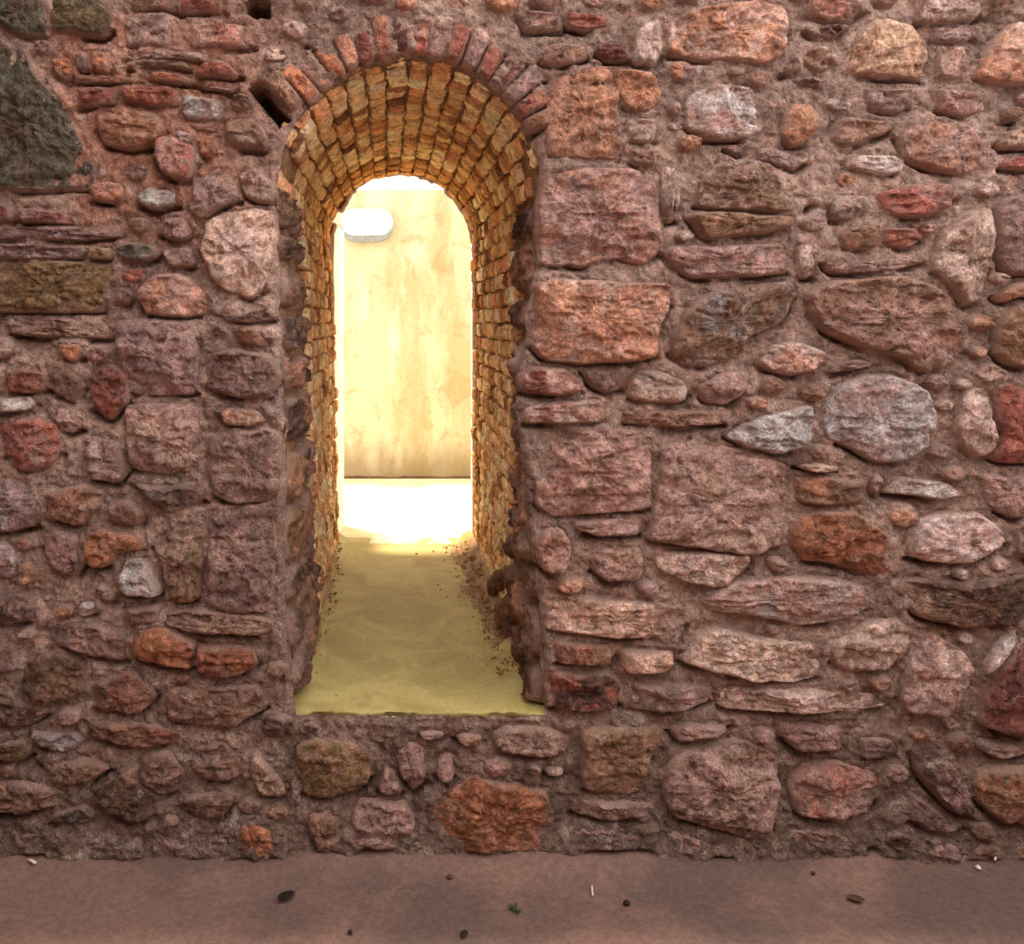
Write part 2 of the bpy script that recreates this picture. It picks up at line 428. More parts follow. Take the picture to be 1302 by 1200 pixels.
# ------------------------------------------------------------------ traced stones (photograph pixels on the wall face)
C = dict(pk=(150, 116, 104), mv=(128, 99, 92), pl=(182, 154, 141), orr=(160, 106, 78), rs=(152, 90, 58),
         rd=(138, 66, 52), dr=(86, 46, 40), br=(120, 86, 66), db=(78, 57, 47), ol=(104, 80, 52),
         gr=(146, 136, 130), gg=(74, 68, 55), tn=(196, 156, 136), cr=(216, 172, 142), wh=(200, 186, 180))
ST = [  # colour, accent, height (m), polygon
 # --- upper left
 ('gg','db',.03,[(-10,-8),(40,-8),(62,4),(60,46),(40,49),(20,42),(0,31),(-10,28)]),
 ('gg','ol',.03,[(64,-8),(108,-8),(130,3),(146,20),(143,40),(130,49),(97,46),(66,43)]),
 ('gg','db',.035,[(-10,55),(20,55),(37,72),(50,103),(72,120),(83,133),(93,157),(110,187),(122,207),(117,227),(110,240),(50,242),(-10,242)]),
 ('mv','pk',.02,[(160,20),(213,17),(220,33),(217,63),(160,62)]),
 ('pk','rd',.02,[(243,30),(320,33),(322,60),(243,63)]),
 ('br','rd',.02,[(167,-8),(225,-8),(225,14),(167,16)]),
 ('rd','br',.02,[(229,-8),(287,-8),(287,18),(229,18)]),
 ('pk','pl',.018,[(160,66),(260,67),(262,79),(160,78)]),
 ('ol','pk',.015,[(162,80),(243,80),(243,89),(162,88)]),
 ('rd','dr',.035,[(247,92),(262,80),(290,78),(305,96),(295,101),(250,99)]),
 ('rd','dr',.02,[(252,107),(275,103),(300,110),(298,118),(258,114)]),
 ('rs','rd',.02,[(190,98),(208,94),(247,99),(245,108),(205,108),(190,105)]),
 ('orr','pk',.015,[(92,98),(150,100),(186,99),(184,107),(120,108),(94,106)]),
 ('rd','dr',.025,[(97,114),(150,111),(155,125),(150,135),(100,138)]),
 ('rd','rs',.025,[(156,111),(225,112),(229,135),(190,138),(156,129)]),
 ('rs','pk',.02,[(62,75),(90,72),(97,93),(85,106),(72,97)]),
 ('rs','pk',.02,[(117,67),(140,70),(143,94),(117,94)]),
 ('mv','pk',.02,[(98,66),(114,66),(114,92),(100,90)]),
 ('mv','gr',.025,[(230,121),(280,126),(284,154),(240,156),(230,145)]),
 ('orr','br',.04,[(122,140),(150,136),(200,145),(215,165),(200,185),(170,192),(135,185),(124,165)]),
 ('rd','pk',.065,[(200,177),(220,172),(248,185),(253,205),(245,232),(225,230),(205,220),(198,200)]),
 ('dr','rd',.02,[(240,158),(278,160),(280,168),(245,167)]),
 ('rs','orr',.025,[(254,176),(270,178),(277,195),(262,202),(254,196)]),
 ('br','pl',.035,[(285,157),(305,149),(330,155),(345,180),(340,192),(305,190),(285,178)]),
 ('br','orr',.05,[(331,102),(355,86),(386,130),(372,147)]),
 ('mv','gr',.03,[(228,196),(224,168),(232,166),(250,172),(248,182)]),
 ('pk','rs',.035,[(115,240),(130,228),(158,235),(160,255),(145,258),(118,255)]),
 ('gr','mv',.035,[(172,250),(190,238),(228,245),(227,262),(200,270),(178,262)]),
 ('tn','pl',.045,[(264,282),(285,272),(325,264),(350,270),(352,318),(338,368),(320,380),(293,375),(266,347),(255,320),(262,296)]),
 ('mv','br',.035,[(245,226),(280,214),(298,221),(310,256),(280,266),(258,284),(240,270)]),
 ('pk','pl',.035,[(302,221),(330,214),(350,234),(350,257),(322,257),(309,248)]),
 ('dr','rd',.025,[(-10,262),(19,262),(20,282),(-10,284)]),
 ('rd','mv',.02,[(23,265),(90,268),(95,285),(25,283)]),
 ('mv','dr',.03,[(-10,288),(60,290),(150,288),(160,300),(100,307),(-10,305)]),
 ('gg','mv',.04,[(147,314),(165,306),(195,313),(205,325),(180,335),(155,331)]),
 ('ol','br',.035,[(-10,335),(70,332),(143,337),(143,355),(130,398),(-10,398)]),
 ('br','ol',.025,[(113,313),(144,316),(146,331),(113,330)]),
 ('mv','gr',.025,[(-10,310),(50,309),(110,315),(105,330),(-10,331)]),
 ('pk','orr',.035,[(175,372),(190,350),(230,345),(262,365),(270,395),(230,405),(185,402)]),
 ('br','db',.03,[(147,368),(165,362),(172,378),(160,388),(147,383)]),
 ('pk','mv',.025,[(205,318),(245,312),(250,338),(215,342)]),
 ('mv','dr',.03,[(205,278),(238,276),(250,300),(228,308),(204,300)]),
 # --- left middle
 ('mv','pk',.045,[(147,410),(180,405),(248,410),(255,440),(252,500),(215,503),(165,500),(155,460)]),
 ('br','rs',.05,[(297,420),(320,412),(340,430),(335,443),(305,435)]),
 ('mv','br',.05,[(260,450),(300,442),(345,450),(358,480),(345,505),(300,505),(262,490)]),
 ('db','mv',.04,[(272,395),(310,398),(345,385),(354,405),(320,412),(290,410)]),
 ('rd','mv',.035,[(115,470),(135,463),(163,472),(165,510),(140,535),(118,520)]),
 ('pk','mv',.035,[(160,520),(180,511),(255,511),(262,540),(255,598),(215,603),(168,593),(160,560)]),
 ('mv','gg',.035,[(168,612),(210,616),(255,608),(260,635),(240,645),(215,650),(190,630)]),
 ('pk','mv',.045,[(268,552),(285,545),(335,542),(358,552),(361,600),(350,635),(300,640),(275,630),(266,590)]),
 ('rs','pl',.05,[(277,522),(290,515),(330,520),(340,535),(320,542),(285,540)]),
 ('mv','pl',.03,[(108,570),(120,555),(155,560),(162,600),(150,615),(115,610)]),
 ('rd','mv',.03,[(3,540),(40,525),(80,535),(82,575),(65,595),(30,600),(8,580)]),
 ('rd','br',.03,[(5,475),(30,465),(60,472),(65,495),(40,502),(10,497)]),
 ('rs','rd',.025,[(72,435),(110,435),(105,455),(95,463),(80,450)]),
 ('wh','mv',.03,[(-10,505),(40,503),(50,512),(40,522),(-10,525)]),
 ('br','orr',.045,[(60,627),(110,610),(135,625),(130,645),(105,668),(68,660)]),
 ('rs','br',.04,[(108,677),(130,669),(180,680),(186,698),(152,702),(140,720),(120,718),(110,700)]),
 ('gr','pl',.05,[(153,722),(165,705),(190,710),(207,745),(203,757),(170,755),(152,745)]),
 ('ol','pk',.03,[(195,691),(225,671),(259,667),(261,690),(256,755),(240,767),(222,766)]),
 ('mv','pk',.03,[(266,652),(300,644),(350,641),(354,700),(344,775),(300,778),(263,765)]),
 ('mv','db',.035,[(55,690),(70,672),(100,680),(107,718),(95,735),(70,725)]),
 ('pk','wh',.03,[(-10,690),(10,685),(26,703),(22,735),(-10,738)]),
 ('br','orr',.035,[(27,715),(40,708),(50,725),(45,740),(26,740)]),
 ('rs','orr',.03,[(72,768),(95,765),(97,782),(75,785)]),
 ('wh','pl',.025,[(101,763),(125,760),(128,775),(110,785),(99,780)]),
 ('mv','br',.03,[(-10,752),(30,748),(50,770),(40,790),(-10,795)]),
 ('br','pk',.04,[(210,777),(260,771),(345,782),(355,798),(330,806),(250,803),(205,794)]),
 ('mv','gr',.025,[(-10,605),(40,608),(55,640),(50,668),(-10,680)]),
 ('mv','br',.03,[(10,408),(65,402),(130,408),(140,430),(70,430),(15,425)]),
 ('br','mv',.03,[(62,468),(98,466),(108,490),(98,515),(70,498)]),
 ('mv','pk',.03,[(60,512),(100,520),(104,545),(88,552),(62,530)]),
 ('br','mv',.03,[(135,640),(168,632),(186,648),(178,668),(142,664)]),
 ('mv','pl',.03,[(128,735),(150,750),(145,765),(122,755)]),
 ('mv','br',.03,[(158,770),(205,768),(202,790),(165,792)]),
 # --- lower left
 ('rs','rd',.055,[(172,797),(200,795),(248,812),(248,845),(215,845),(175,835)]),
 ('rs','rd',.06,[(251,816),(325,818),(330,840),(315,853),(280,860),(252,848)]),
 ('br','db',.03,[(30,840),(80,820),(113,842),(110,880),(60,895),(30,875)]),
 ('db','br',.035,[(120,1000),(160,978),(205,1010),(200,1035),(165,1040),(130,1020)]),
 ('br','mv',.035,[(-10,990),(40,985),(90,1004),(93,1022),(30,1029),(-10,1028)]),
 ('gg','mv',.03,[(67,1028),(110,1016),(127,1036),(100,1046),(68,1043)]),
 ('br','db',.03,[(230,1020),(240,1005),(285,1000),(300,1015),(285,1035),(245,1035)]),
 ('tn','ol',.035,[(315,962),(325,946),(350,975),(367,1000),(362,1012),(335,1010),(318,985)]),
 ('rs','br',.025,[(303,1047),(320,1037),(350,1046),(352,1085),(310,1088)]),
 ('gr','mv',.025,[(40,925),(95,928),(110,940),(95,955),(45,945)]),
 ('ol','br',.025,[(-10,940),(35,935),(45,955),(30,965),(-10,962)]),
 ('mv','br',.03,[(178,960),(215,952),(240,975),(235,1005),(207,1010),(180,990)]),
 ('mv','br',.03,[(245,945),(290,940),(310,957),(310,985),(270,992),(244,975)]),
 ('mv','br',.02,[(15,1050),(62,1052),(66,1080),(20,1085)]),
 ('mv','gr',.02,[(72,1056),(125,1052),(180,1060),(185,1088),(75,1090)]),
 ('mv','pk',.02,[(192,1055),(235,1050),(258,1085),(197,1090)]),
 ('br','rd',.03,[(117,865),(170,850),(203,878),(180,905),(122,900)]),
 ('br','mv',.03,[(207,872),(330,867),(340,900),(300,922),(215,915)]),
 ('mv','br',.03,[(55,792),(120,788),(163,805),(160,840),(112,830),(70,815)]),
 ('mv','db',.03,[(-10,812),(22,815),(27,850),(-10,858)]),
 ('br','db',.03,[(-10,880),(25,885),(60,905),(45,920),(-10,925)]),
 ('br','rd',.03,[(110,912),(180,912),(230,925),(225,945),(170,948),(118,935)]),
 ('br','mv',.03,[(50,965),(110,962),(150,972),(118,992),(70,992)]),
 # --- upper right
 ('pk','orr',.02,[(655,15),(711,17),(713,38),(665,42)]),
 ('rd','orr',.02,[(715,15),(745,17),(775,22),(770,38),(740,40),(718,33)]),
 ('dr','rd',.03,[(753,56),(798,58),(800,78),(770,78),(755,70)]),
 ('br','pk',.03,[(682,64),(700,57),(745,58),(748,75),(715,85),(684,81)]),
 ('orr','br',.03,[(692,140),(705,102),(730,86),(770,86),(784,110),(787,150),(793,180),(785,203),(740,204),(694,199)]),
 ('orr','rs',.03,[(776,88),(830,93),(840,115),(838,140),(800,147),(783,125)]),
 ('pl','rd',.03,[(791,152),(835,150),(832,182),(800,184)]),
 ('br','pk',.035,[(797,189),(832,191),(832,214),(800,211)]),
 ('pk','orr',.035,[(690,220),(720,213),(800,216),(832,226),(838,280),(838,320),(815,338),(780,328),(740,338),(687,337),(682,290),(687,240)]),
 ('orr','pl',.04,[(845,28),(880,12),(950,2),(993,7),(1000,40),(988,74),(965,85),(930,80),(880,75),(850,70)]),
 ('pl','pk',.02,[(804,40),(838,22),(842,70),(830,87),(804,80)]),
 ('pk','wh',.035,[(870,120),(905,107),(950,110),(978,135),(970,168),(940,180),(895,178),(868,160)]),
 ('br','orr',.04,[(990,150),(1005,132),(1030,132),(1037,160),(1020,185),(1000,189),(988,172)]),
 ('br','pk',.04,[(888,216),(910,206),(970,209),(1010,226),(1032,258),(1015,272),(960,270),(900,266),(882,262)]),
 ('br','ol',.06,[(874,273),(900,269),(960,273),(1010,275),(1003,292),(950,300),(893,305)]),
 ('pl','pk',.025,[(837,208),(861,207),(866,245),(857,280),(846,284),(838,250)]),
 ('mv','pk',.04,[(842,321),(860,311),(900,313),(990,309),(1001,325),(1000,349),(930,354),(880,354),(850,338)]),
 ('br','rd',.035,[(1022,-8),(1090,-8),(1095,15),(1080,28),(1045,33),(1024,22)]),
 ('dr','rd',.03,[(1020,40),(1050,34),(1074,36),(1056,55),(1037,50)]),
 ('cr','orr',.055,[(1073,80),(1079,60),(1092,40),(1112,26),(1140,31),(1165,50),(1173,65),(1168,104),(1138,100),(1076,95)]),
 ('pk','pl',.03,[(1164,0),(1167,-8),(1240,-8),(1245,20),(1235,28),(1190,32),(1166,30)]),
 ('pk','ol',.03,[(1250,-8),(1290,-8),(1285,14),(1255,22)]),
 ('mv','pk',.025,[(1179,37),(1235,35),(1239,50),(1210,57),(1181,55)]),
 ('pk','tn',.03,[(1187,61),(1222,60),(1226,85),(1222,103),(1189,102)]),
 ('orr','pl',.06,[(1236,100),(1241,80),(1256,52),(1276,34),(1312,26),(1312,110),(1270,112)]),
 ('br','orr',.04,[(1266,139),(1290,138),(1290,155),(1268,157)]),
 ('cr','pl',.035,[(1265,183),(1276,167),(1312,157),(1312,190),(1268,190)]),
 ('rd','pl',.03,[(1266,201),(1312,198),(1312,217),(1268,215)]),
 ('br','pk',.035,[(1057,156),(1070,149),(1130,156),(1131,167),(1100,179),(1070,191),(1057,180)]),
 ('pk','orr',.035,[(1137,172),(1160,155),(1225,158),(1246,180),(1243,213),(1225,223),(1190,219),(1153,204)]),
 ('pl','wh',.04,[(1071,207),(1085,197),(1125,197),(1148,207),(1146,221),(1115,225),(1080,219)]),
 ('rd','pk',.05,[(1109,247),(1125,241),(1150,236),(1200,234),(1212,250),(1205,264),(1175,277),(1135,277),(1113,262)]),
 ('pk','gr',.04,[(1049,257),(1065,246),(1097,250),(1103,270),(1085,279),(1057,281)]),
 ('br','orr',.05,[(1060,296),(1080,287),(1110,285),(1115,305),(1105,318),(1066,321)]),
 ('rd','orr',.04,[(1119,289),(1160,291),(1169,305),(1150,317),(1119,314)]),
 ('wh','pk',.025,[(1046,129),(1060,123),(1085,133),(1080,142),(1051,142)]),
 ('mv','db',.03,[(1013,101),(1035,99),(1051,111),(1040,117),(1019,109)]),
 ('mv','pk',.045,[(1262,267),(1275,252),(1312,247),(1312,350),(1276,348),(1264,320)]),
 ('pk','pl',.05,[(1195,292),(1225,267),(1253,262),(1258,300),(1256,340),(1240,385),(1222,392),(1205,365),(1182,345),(1180,325)]),
 ('pl','pk',.025,[(1007,312),(1029,308),(1031,353),(1009,355)]),
 ('pl','orr',.03,[(1230,236),(1255,230),(1269,236),(1264,249),(1236,254)]),
 ('mv','pk',.025,[(1040,330),(1090,332),(1150,326),(1172,334),(1130,345),(1060,350)]),
 ('mv','pl',.02,[(920,190),(980,188),(1025,205),(1010,218),(940,202)]),
 ('mv','pk',.02,[(1095,112),(1165,112),(1172,135),(1130,145),(1098,138)]),
 ('pk','mv',.02,[(1182,112),(1240,116),(1254,140),(1220,150),(1190,142)]),
 ('pk','mv',.02,[(1008,60),(1012,92),(990,96),(1001,76)]),
 # --- right middle
 ('orr','pl',.05,[(680,364),(700,354),(750,356),(800,359),(850,360),(853,385),(838,410),(832,453),(790,460),(740,461),(690,457),(676,440),(680,400)]),
 ('br','gr',.04,[(851,450),(849,430),(871,396),(896,372),(940,362),(1000,357),(1010,375),(988,413),(950,428),(929,458),(895,467),(866,464)]),
 ('rd','pk',.035,[(660,477),(675,467),(718,468),(738,485),(742,499),(700,504),(662,499)]),
 ('pl','rd',.04,[(662,517),(700,509),(765,507),(771,520),(769,537),(715,539),(667,539)]),
 ('pl','orr',.045,[(798,481),(810,469),(840,471),(871,483),(875,500),(865,512),(820,512),(798,506)]),
 ('mv','br',.02,[(738,470),(793,470),(793,495),(770,501),(747,489)]),
 ('pk','mv',.03,[(882,491),(910,472),(948,470),(946,500),(925,514),(896,511)]),
 ('br','pk',.025,[(788,522),(850,520),(919,522),(920,539),(850,543),(791,538)]),
 ('pk','br',.045,[(674,562),(681,550),(760,545),(825,547),(827,580),(825,643),(790,649),(700,656),(682,640),(676,600)]),
 ('mv','pk',.04,[(724,661),(790,656),(813,661),(811,679),(760,681),(731,674)]),
 ('pk','mv',.04,[(846,562),(890,557),(997,591),(1003,640),(998,689),(950,704),(822,684),(827,650),(837,592)]),
 ('gr','wh',.045,[(919,553),(945,537),(985,522),(1028,513),(1033,545),(1021,569),(985,577),(946,569)]),
 ('pl','orr',.045,[(961,460),(976,437),(1010,434),(1047,446),(1044,464),(1020,474),(995,477),(971,469)]),
 ('br','pk',.055,[(1021,377),(1041,362),(1100,352),(1140,350),(1174,360),(1203,382),(1216,420),(1220,445),(1199,464),(1170,474),(1141,454),(1086,439),(1051,424),(1031,404)]),
 ('gr','pk',.055,[(1042,530),(1057,492),(1091,477),(1140,477),(1173,496),(1183,530),(1173,564),(1149,584),(1110,587),(1076,565),(1047,559)]),
 ('pl','mv',.04,[(1207,540),(1217,502),(1240,488),(1256,500),(1260,560),(1245,580),(1225,574)]),
 ('rd','db',.045,[(1258,492),(1275,487),(1312,497),(1312,588),(1272,588),(1252,578),(1262,558)]),
 ('br','ol',.05,[(1263,401),(1290,382),(1312,390),(1312,470),(1275,464),(1260,445)]),
 ('orr','br',.035,[(1263,373),(1285,360),(1312,355),(1312,378),(1288,378),(1270,388)]),
 ('wh','pk',.035,[(1122,622),(1142,602),(1165,609),(1200,612),(1223,630),(1190,634),(1160,629),(1127,628)]),
 ('pl','wh',.045,[(1150,690),(1157,667),(1185,652),(1240,650),(1268,666),(1273,690),(1230,714),(1180,714),(1152,707)]),
 ('rs','br',.05,[(1000,690),(1002,662),(1032,648),(1080,648),(1119,671),(1129,724),(1110,729),(1060,717),(1016,711)]),
 ('br','orr',.035,[(1009,606),(1050,602),(1090,612),(1098,640),(1060,644),(1011,636)]),
 ('pl','tn',.03,[(1011,592),(1030,586),(1065,592),(1067,598),(1030,600)]),
 ('pk','mv',.03,[(1235,600),(1270,600),(1312,600),(1312,650),(1285,660),(1248,640)]),
 ('mv','pk',.025,[(1048,476),(1052,462),(1085,456),(1115,462),(1085,470)]),
 ('mv','db',.03,[(1285,668),(1312,658),(1312,712),(1285,705)]),
 ('mv','pk',.025,[(1107,598),(1120,604),(1110,632),(1102,615)]),
 # --- right lower
 ('pk','orr',.04,[(681,690),(691,670),(715,667),(727,690),(721,720),(700,731),(685,721)]),
 ('pk','br',.045,[(748,701),(760,692),(815,694),(817,715),(809,734),(770,739),(752,724)]),
 ('pl','tn',.045,[(823,706),(840,699),(949,701),(953,712),(930,739),(915,747),(870,739),(841,727)]),
 ('tn','br',.045,[(692,766),(700,754),(760,757),(868,767),(874,790),(863,813),(800,810),(740,803),(694,800)]),
 ('br','rd',.04,[(704,810),(770,814),(780,830),(774,844),(706,841)]),
 ('tn','orr',.05,[(785,822),(854,824),(856,840),(845,851),(791,854)]),
 ('db','rd',.04,[(699,852),(775,852),(790,866),(786,895),(770,903),(701,899)]),
 ('mv','gg',.035,[(796,864),(898,870),(903,890),(850,904),(796,900)]),
 ('pl','tn',.055,[(864,840),(881,803),(905,792),(960,807),(1029,814),(1041,835),(1039,861),(1010,867),(950,861),(900,849)]),
 ('pk','gr',.045,[(887,760),(930,738),(1000,728),(1060,733),(1093,742),(1102,770),(1070,786),(1010,793),(950,779),(902,774)]),
 ('pl','pk',.04,[(907,877),(940,870),(1000,874),(1124,880),(1128,895),(1090,904),(1000,904),(917,901)]),
 ('pk','pl',.04,[(1054,815),(1075,802),(1100,788),(1140,783),(1156,800),(1148,830),(1120,848),(1075,853),(1057,840)]),
 ('db','br',.05,[(1132,742),(1160,735),(1230,737),(1312,724),(1312,770),(1285,793),(1220,794),(1170,784),(1147,765)]),
 ('pk','pl',.05,[(1144,850),(1162,803),(1190,803),(1223,827),(1230,850),(1213,890),(1190,906),(1147,903),(1138,880)]),
 ('dr','rd',.05,[(1242,880),(1262,851),(1287,822),(1312,808),(1312,940),(1270,929),(1238,918)]),
 ('wh','pk',.035,[(1241,845),(1266,808),(1293,802),(1288,815),(1262,843),(1246,861)]),
 # --- foot of the wall
 ('ol','br',.045,[(376,960),(381,942),(400,934),(450,937),(470,950),(474,985),(460,1002),(410,1009),(386,1007)]),
 ('db','mv',.03,[(484,936),(500,931),(500,945),(492,951)]),
 ('mv','gg',.03,[(479,1005),(490,969),(505,981),(514,1009)]),
 ('pk','mv',.03,[(501,951),(520,936),(539,946),(542,990),(525,1007),(509,985)]),
 ('orr','ol',.04,[(578,931),(590,926),(614,929),(614,941),(590,944),(579,939)]),
 ('pk','ol',.02,[(528,928),(560,926),(569,934),(540,937)]),
 ('pk','ol',.035,[(626,931),(641,921),(700,921),(719,935),(719,954),(690,959),(631,954)]),
 ('mv','pk',.03,[(556,961),(575,956),(579,985),(565,994),(554,985)]),
 ('rs','orr',.045,[(541,1050),(546,1026),(575,1002),(600,983),(650,992),(694,1002),(704,1040),(697,1071),(660,1079),(600,1077),(556,1071)]),
 ('pk','mv',.03,[(444,1030),(460,1016),(519,1016),(529,1045),(519,1074),(456,1077)]),
 ('br','mv',.025,[(383,1031),(420,1021),(434,1040),(429,1079),(409,1087)]),
 ('pk','pl',.02,[(691,973),(715,971),(717,981),(693,984)]),
 ('br','ol',.04,[(736,927),(760,922),(837,920),(837,945),(824,965),(817,1003),(790,1007),(739,1002)]),
 ('mv','br',.03,[(723,1012),(780,1014),(829,1017),(829,1034),(770,1039),(726,1034)]),
 ('pk','ol',.055,[(844,976),(856,957),(890,947),(930,937),(969,947),(987,966),(989,1000),(974,1044),(950,1061),(900,1049),(851,1034),(841,1010)]),
 ('mv','rd',.04,[(1002,1000),(1021,972),(1060,967),(1104,972),(1120,995),(1104,1024),(1060,1039),(1012,1034)]),
 ('orr','db',.045,[(1232,986),(1251,970),(1312,972),(1312,1040),(1270,1044),(1237,1015)]),
 ('db','mv',.045,[(1152,948),(1178,942),(1208,968),(1228,1005),(1232,1038),(1203,1028),(1167,985)]),
 ('mv','db',.03,[(1087,932),(1138,937),(1133,958),(1092,963)]),
 ('mv','pk',.03,[(850,926),(870,917),(928,920),(918,929),(860,942)]),
 ('mv','pl',.02,[(722,1046),(770,1046),(828,1051),(828,1076),(727,1080)]),
 ('mv','pl',.02,[(842,1050),(880,1056),(928,1066),(925,1084),(850,1082)]),
 ('mv','br',.025,[(985,918),(1068,922),(1073,950),(1012,955),(995,940)]),
 ('mv','gr',.025,[(1238,935),(1290,945),(1312,958),(1262,962),(1240,950)]),
 ('mv','db',.025,[(1150,1000),(1185,1022),(1225,1048),(1190,1062),(1150,1040)]),
 ('mv','br',.02,[(990,1050),(1050,1050),(1100,1046),(1110,1075),(1000,1080)]),
]
# voussoir bricks over the arch
VB = []
_c = ['rs', 'orr', 'rs', 'orr', 'rd', 'rd', 'dr', 'rd', 'pk', 'rd', 'pk', 'rd', 'dr', 'pk', 'rd', 'orr']
_e = np.linspace(2.44, 0.42, 17)
_r = random.Random(3)
for k in range(16):
    t0, t1 = _e[k] - .002, _e[k + 1] + .002
    ri, ro = 169 + _r.uniform(-2, 2), 216 + _r.uniform(-6, 12)
    j = _r.uniform(-.02, .02)
    VB.append((_c[k], _r.choice(['pk', 'rd', 'mv', 'orr']), .004 if k == 6 else _r.uniform(.004, .018),
               [(ACX + r * math.cos(t), ACY - r * math.sin(t)) for r, t in ((ri, t0), (ri, t1), (ro, t1 + j), (ro, t0 + j))]))
HOLES = [
 [(312,8),(318,-2),(345,3),(343,22),(325,25),(313,18)],
 [(315,114),(328,106),(371,152),(357,165)],
 [(-6,1032),(30,1030),(20,1040),(-6,1042)],
 [(736,325),(741,325),(741,334),(736,334)],
]
ST = [(a, b, h, np.array(p, float)) for a, b, h, p in ST]
VB = [(a, b, h, np.array(p, float)) for a, b, h, p in VB]
HOLES = [np.array(p, float) for p in HOLES]

# raster of signed distance to the traced pieces (inside positive), 2 px cells
GX = np.arange(-20, 1323, 2.0); GY = np.arange(-20, 1103, 2.0)
SD = np.full((len(GX), len(GY)), -40.0)
def stamp(poly, pad=16):
    x0, y0 = poly.min(0) - pad; x1, y1 = poly.max(0) + pad
    ix = np.where((GX >= x0) & (GX <= x1))[0]; iy = np.where((GY >= y0) & (GY <= y1))[0]
    if len(ix) == 0 or len(iy) == 0: return
    P = np.stack(np.meshgrid(GX[ix], GY[iy], indexing='ij'), -1).reshape(-1, 2)
    d, ins = seg_dist(P, poly)
    d = np.where(ins, d, -d).reshape(len(ix), len(iy))
    sl = np.ix_(ix, iy)
    SD[sl] = np.maximum(SD[sl], d)
for it in ST + VB: stamp(it[3])
SDH = SD.copy()
for h in HOLES: stamp(h)
stamp(OPEN, 10)
# small rubble pieces in the gaps
AUTO = []
def tint_at(px, py):
    left = px < 352
    if py > 900: return random.choice(['mv', 'br', 'mv', 'br', 'db'])
    if left and py < 300: return random.choice(['rd', 'pk', 'br', 'orr', 'mv'])
    if left: return random.choice(['mv', 'br', 'mv', 'rd', 'pk', 'db'])
    return random.choice(['pk', 'mv', 'pl', 'br', 'pk', 'orr'])
for rad, tries in ((26, 2500), (19, 4000), (14, 5000), (10, 4000)):
    for _ in range(tries):
        if len(AUTO) >= 84: break
        px = random.uniform(-5, 1307); py = random.uniform(-5, 1082)
        i = int((px + 20) / 2); j = int((py + 20) / 2)
        r = rad * random.uniform(0.85, 1.1)
        if SD[min(i, len(GX) - 1), min(j, len(GY) - 1)] > -r * 0.62 - 2: continue
        n = random.randint(6, 8); asp = random.uniform(0.55, 0.8); ph = random.random() * 6
        poly = np.array([(px + r * random.uniform(.8, 1.1) * math.cos(ph + k * 2 * math.pi / n),
                          py + asp * r * random.uniform(.8, 1.1) * math.sin(ph + k * 2 * math.pi / n)) for k in range(n)])
        d = SD[np.clip(((poly[:, 0] + 20) / 2).astype(int), 0, len(GX) - 1), np.clip(((poly[:, 1] + 20) / 2).astype(int), 0, len(GY) - 1)]
        if d.max() > -1.5: continue
        AUTO.append((tint_at(px, py), tint_at(px, py), random.uniform(.018, .035), poly))
        stamp(poly)

# ------------------------------------------------------------------ front wall: mortar bed
gx = np.concatenate([np.arange(-420, -12, 12.0), np.arange(-12, 1316, 3.0), np.arange(1318, 1760, 12.0)])
gy = np.concatenate([np.arange(-380, -12, 12.0), np.arange(-12, 1104, 3.0)])
P = np.stack(np.meshgrid(gx, gy, indexing='ij'), -1).reshape(-1, 2)
W3 = np.stack([P[:, 0] * S, np.zeros(len(P)), P[:, 1] * S], 1)
def mortar_h(P):
    W = np.stack([P[:, 0] * S, np.zeros(len(P)), P[:, 1] * S], 1)
    h = 0.003 + 0.016 * fbm(W * 5, 3, 1) + 0.018 * fbm(W * 17, 4, 2, 0.62) + 0.009 * fbm(W * 48, 3, 3, 0.6, True)
    ix = np.clip(((P[:, 0] + 20) / 2).astype(int), 0, len(GX) - 1); iy = np.clip(((P[:, 1] + 20) / 2).astype(int), 0, len(GY) - 1)
    sd = SDH[ix, iy]
    inframe = (P[:, 0] > -20) & (P[:, 0] < 1322) & (P[:, 1] > -20)
    near = np.exp(-((sd + 2) / 4.0) ** 2) * inframe
    g = smooth(-0.25, 0.3, fbm(W * 10, 3, 9))
    up = SDH[ix, np.clip(iy - 2, 0, len(GY) - 1)]
    dn = SDH[ix, np.clip(iy + 2, 0, len(GY) - 1)]
    below = smooth(0.5, 5.0, up - dn)
    lap = np.exp(-((sd + 3) / 8.0) ** 2) * inframe
    h = h - 0.040 * near * g * below - 0.010 * near * g + 0.013 * lap * (1 - below) * smooth(-0.3, 0.3, fbm(W * 8, 3, 19))
    h = h + 0.03 * smooth(1010, 1100, P[:, 1])      # foot of the wall spreads out
    for hp in HOLES:
        m = (np.abs(P - hp.mean(0)).max(1) < 60)
        if m.any():
            d, ins = seg_dist(P[m], hp)
            h[m] -= 0.265 * np.where(ins, smooth(0, 4, d), 0)
    return h
h = mortar_h(P)
d, ins = seg_dist(P, OPEN)
# pull grid points that lie just inside the opening onto its outline
A_, B_ = OPEN, np.roll(OPEN, -1, axis=0)
snap = ins & (d < 4.3)
idx = np.where(snap)[0]
for i in idx:
    p = P[i]; ab = B_ - A_; t = np.clip(((p - A_) * ab).sum(1) / np.maximum((ab ** 2).sum(1), 1e-9), 0, 1)
    q = A_ + t[:, None] * ab
    P[i] = q[((q - p) ** 2).sum(1).argmin()]
dd = np.where(ins, 0, d)
h -= 0.03 * np.clip(1 - dd / 9.0, 0, 1) ** 2 * (P[:, 1] < SILL - 6)
keep = ~(ins & ~snap)
F = grid_faces(len(gx), len(gy))
F = F[keep[F].all(1)]
V = np.stack([wx(P[:, 0]), -h, wz(P[:, 1])], 1)
stain_shade = smooth(700, 1080, P[:, 1] + 90 * fbm(W3 * 3, 4, 21)) * 0.9  # damp stain, deepened with shade painted in towards the foot of the wall
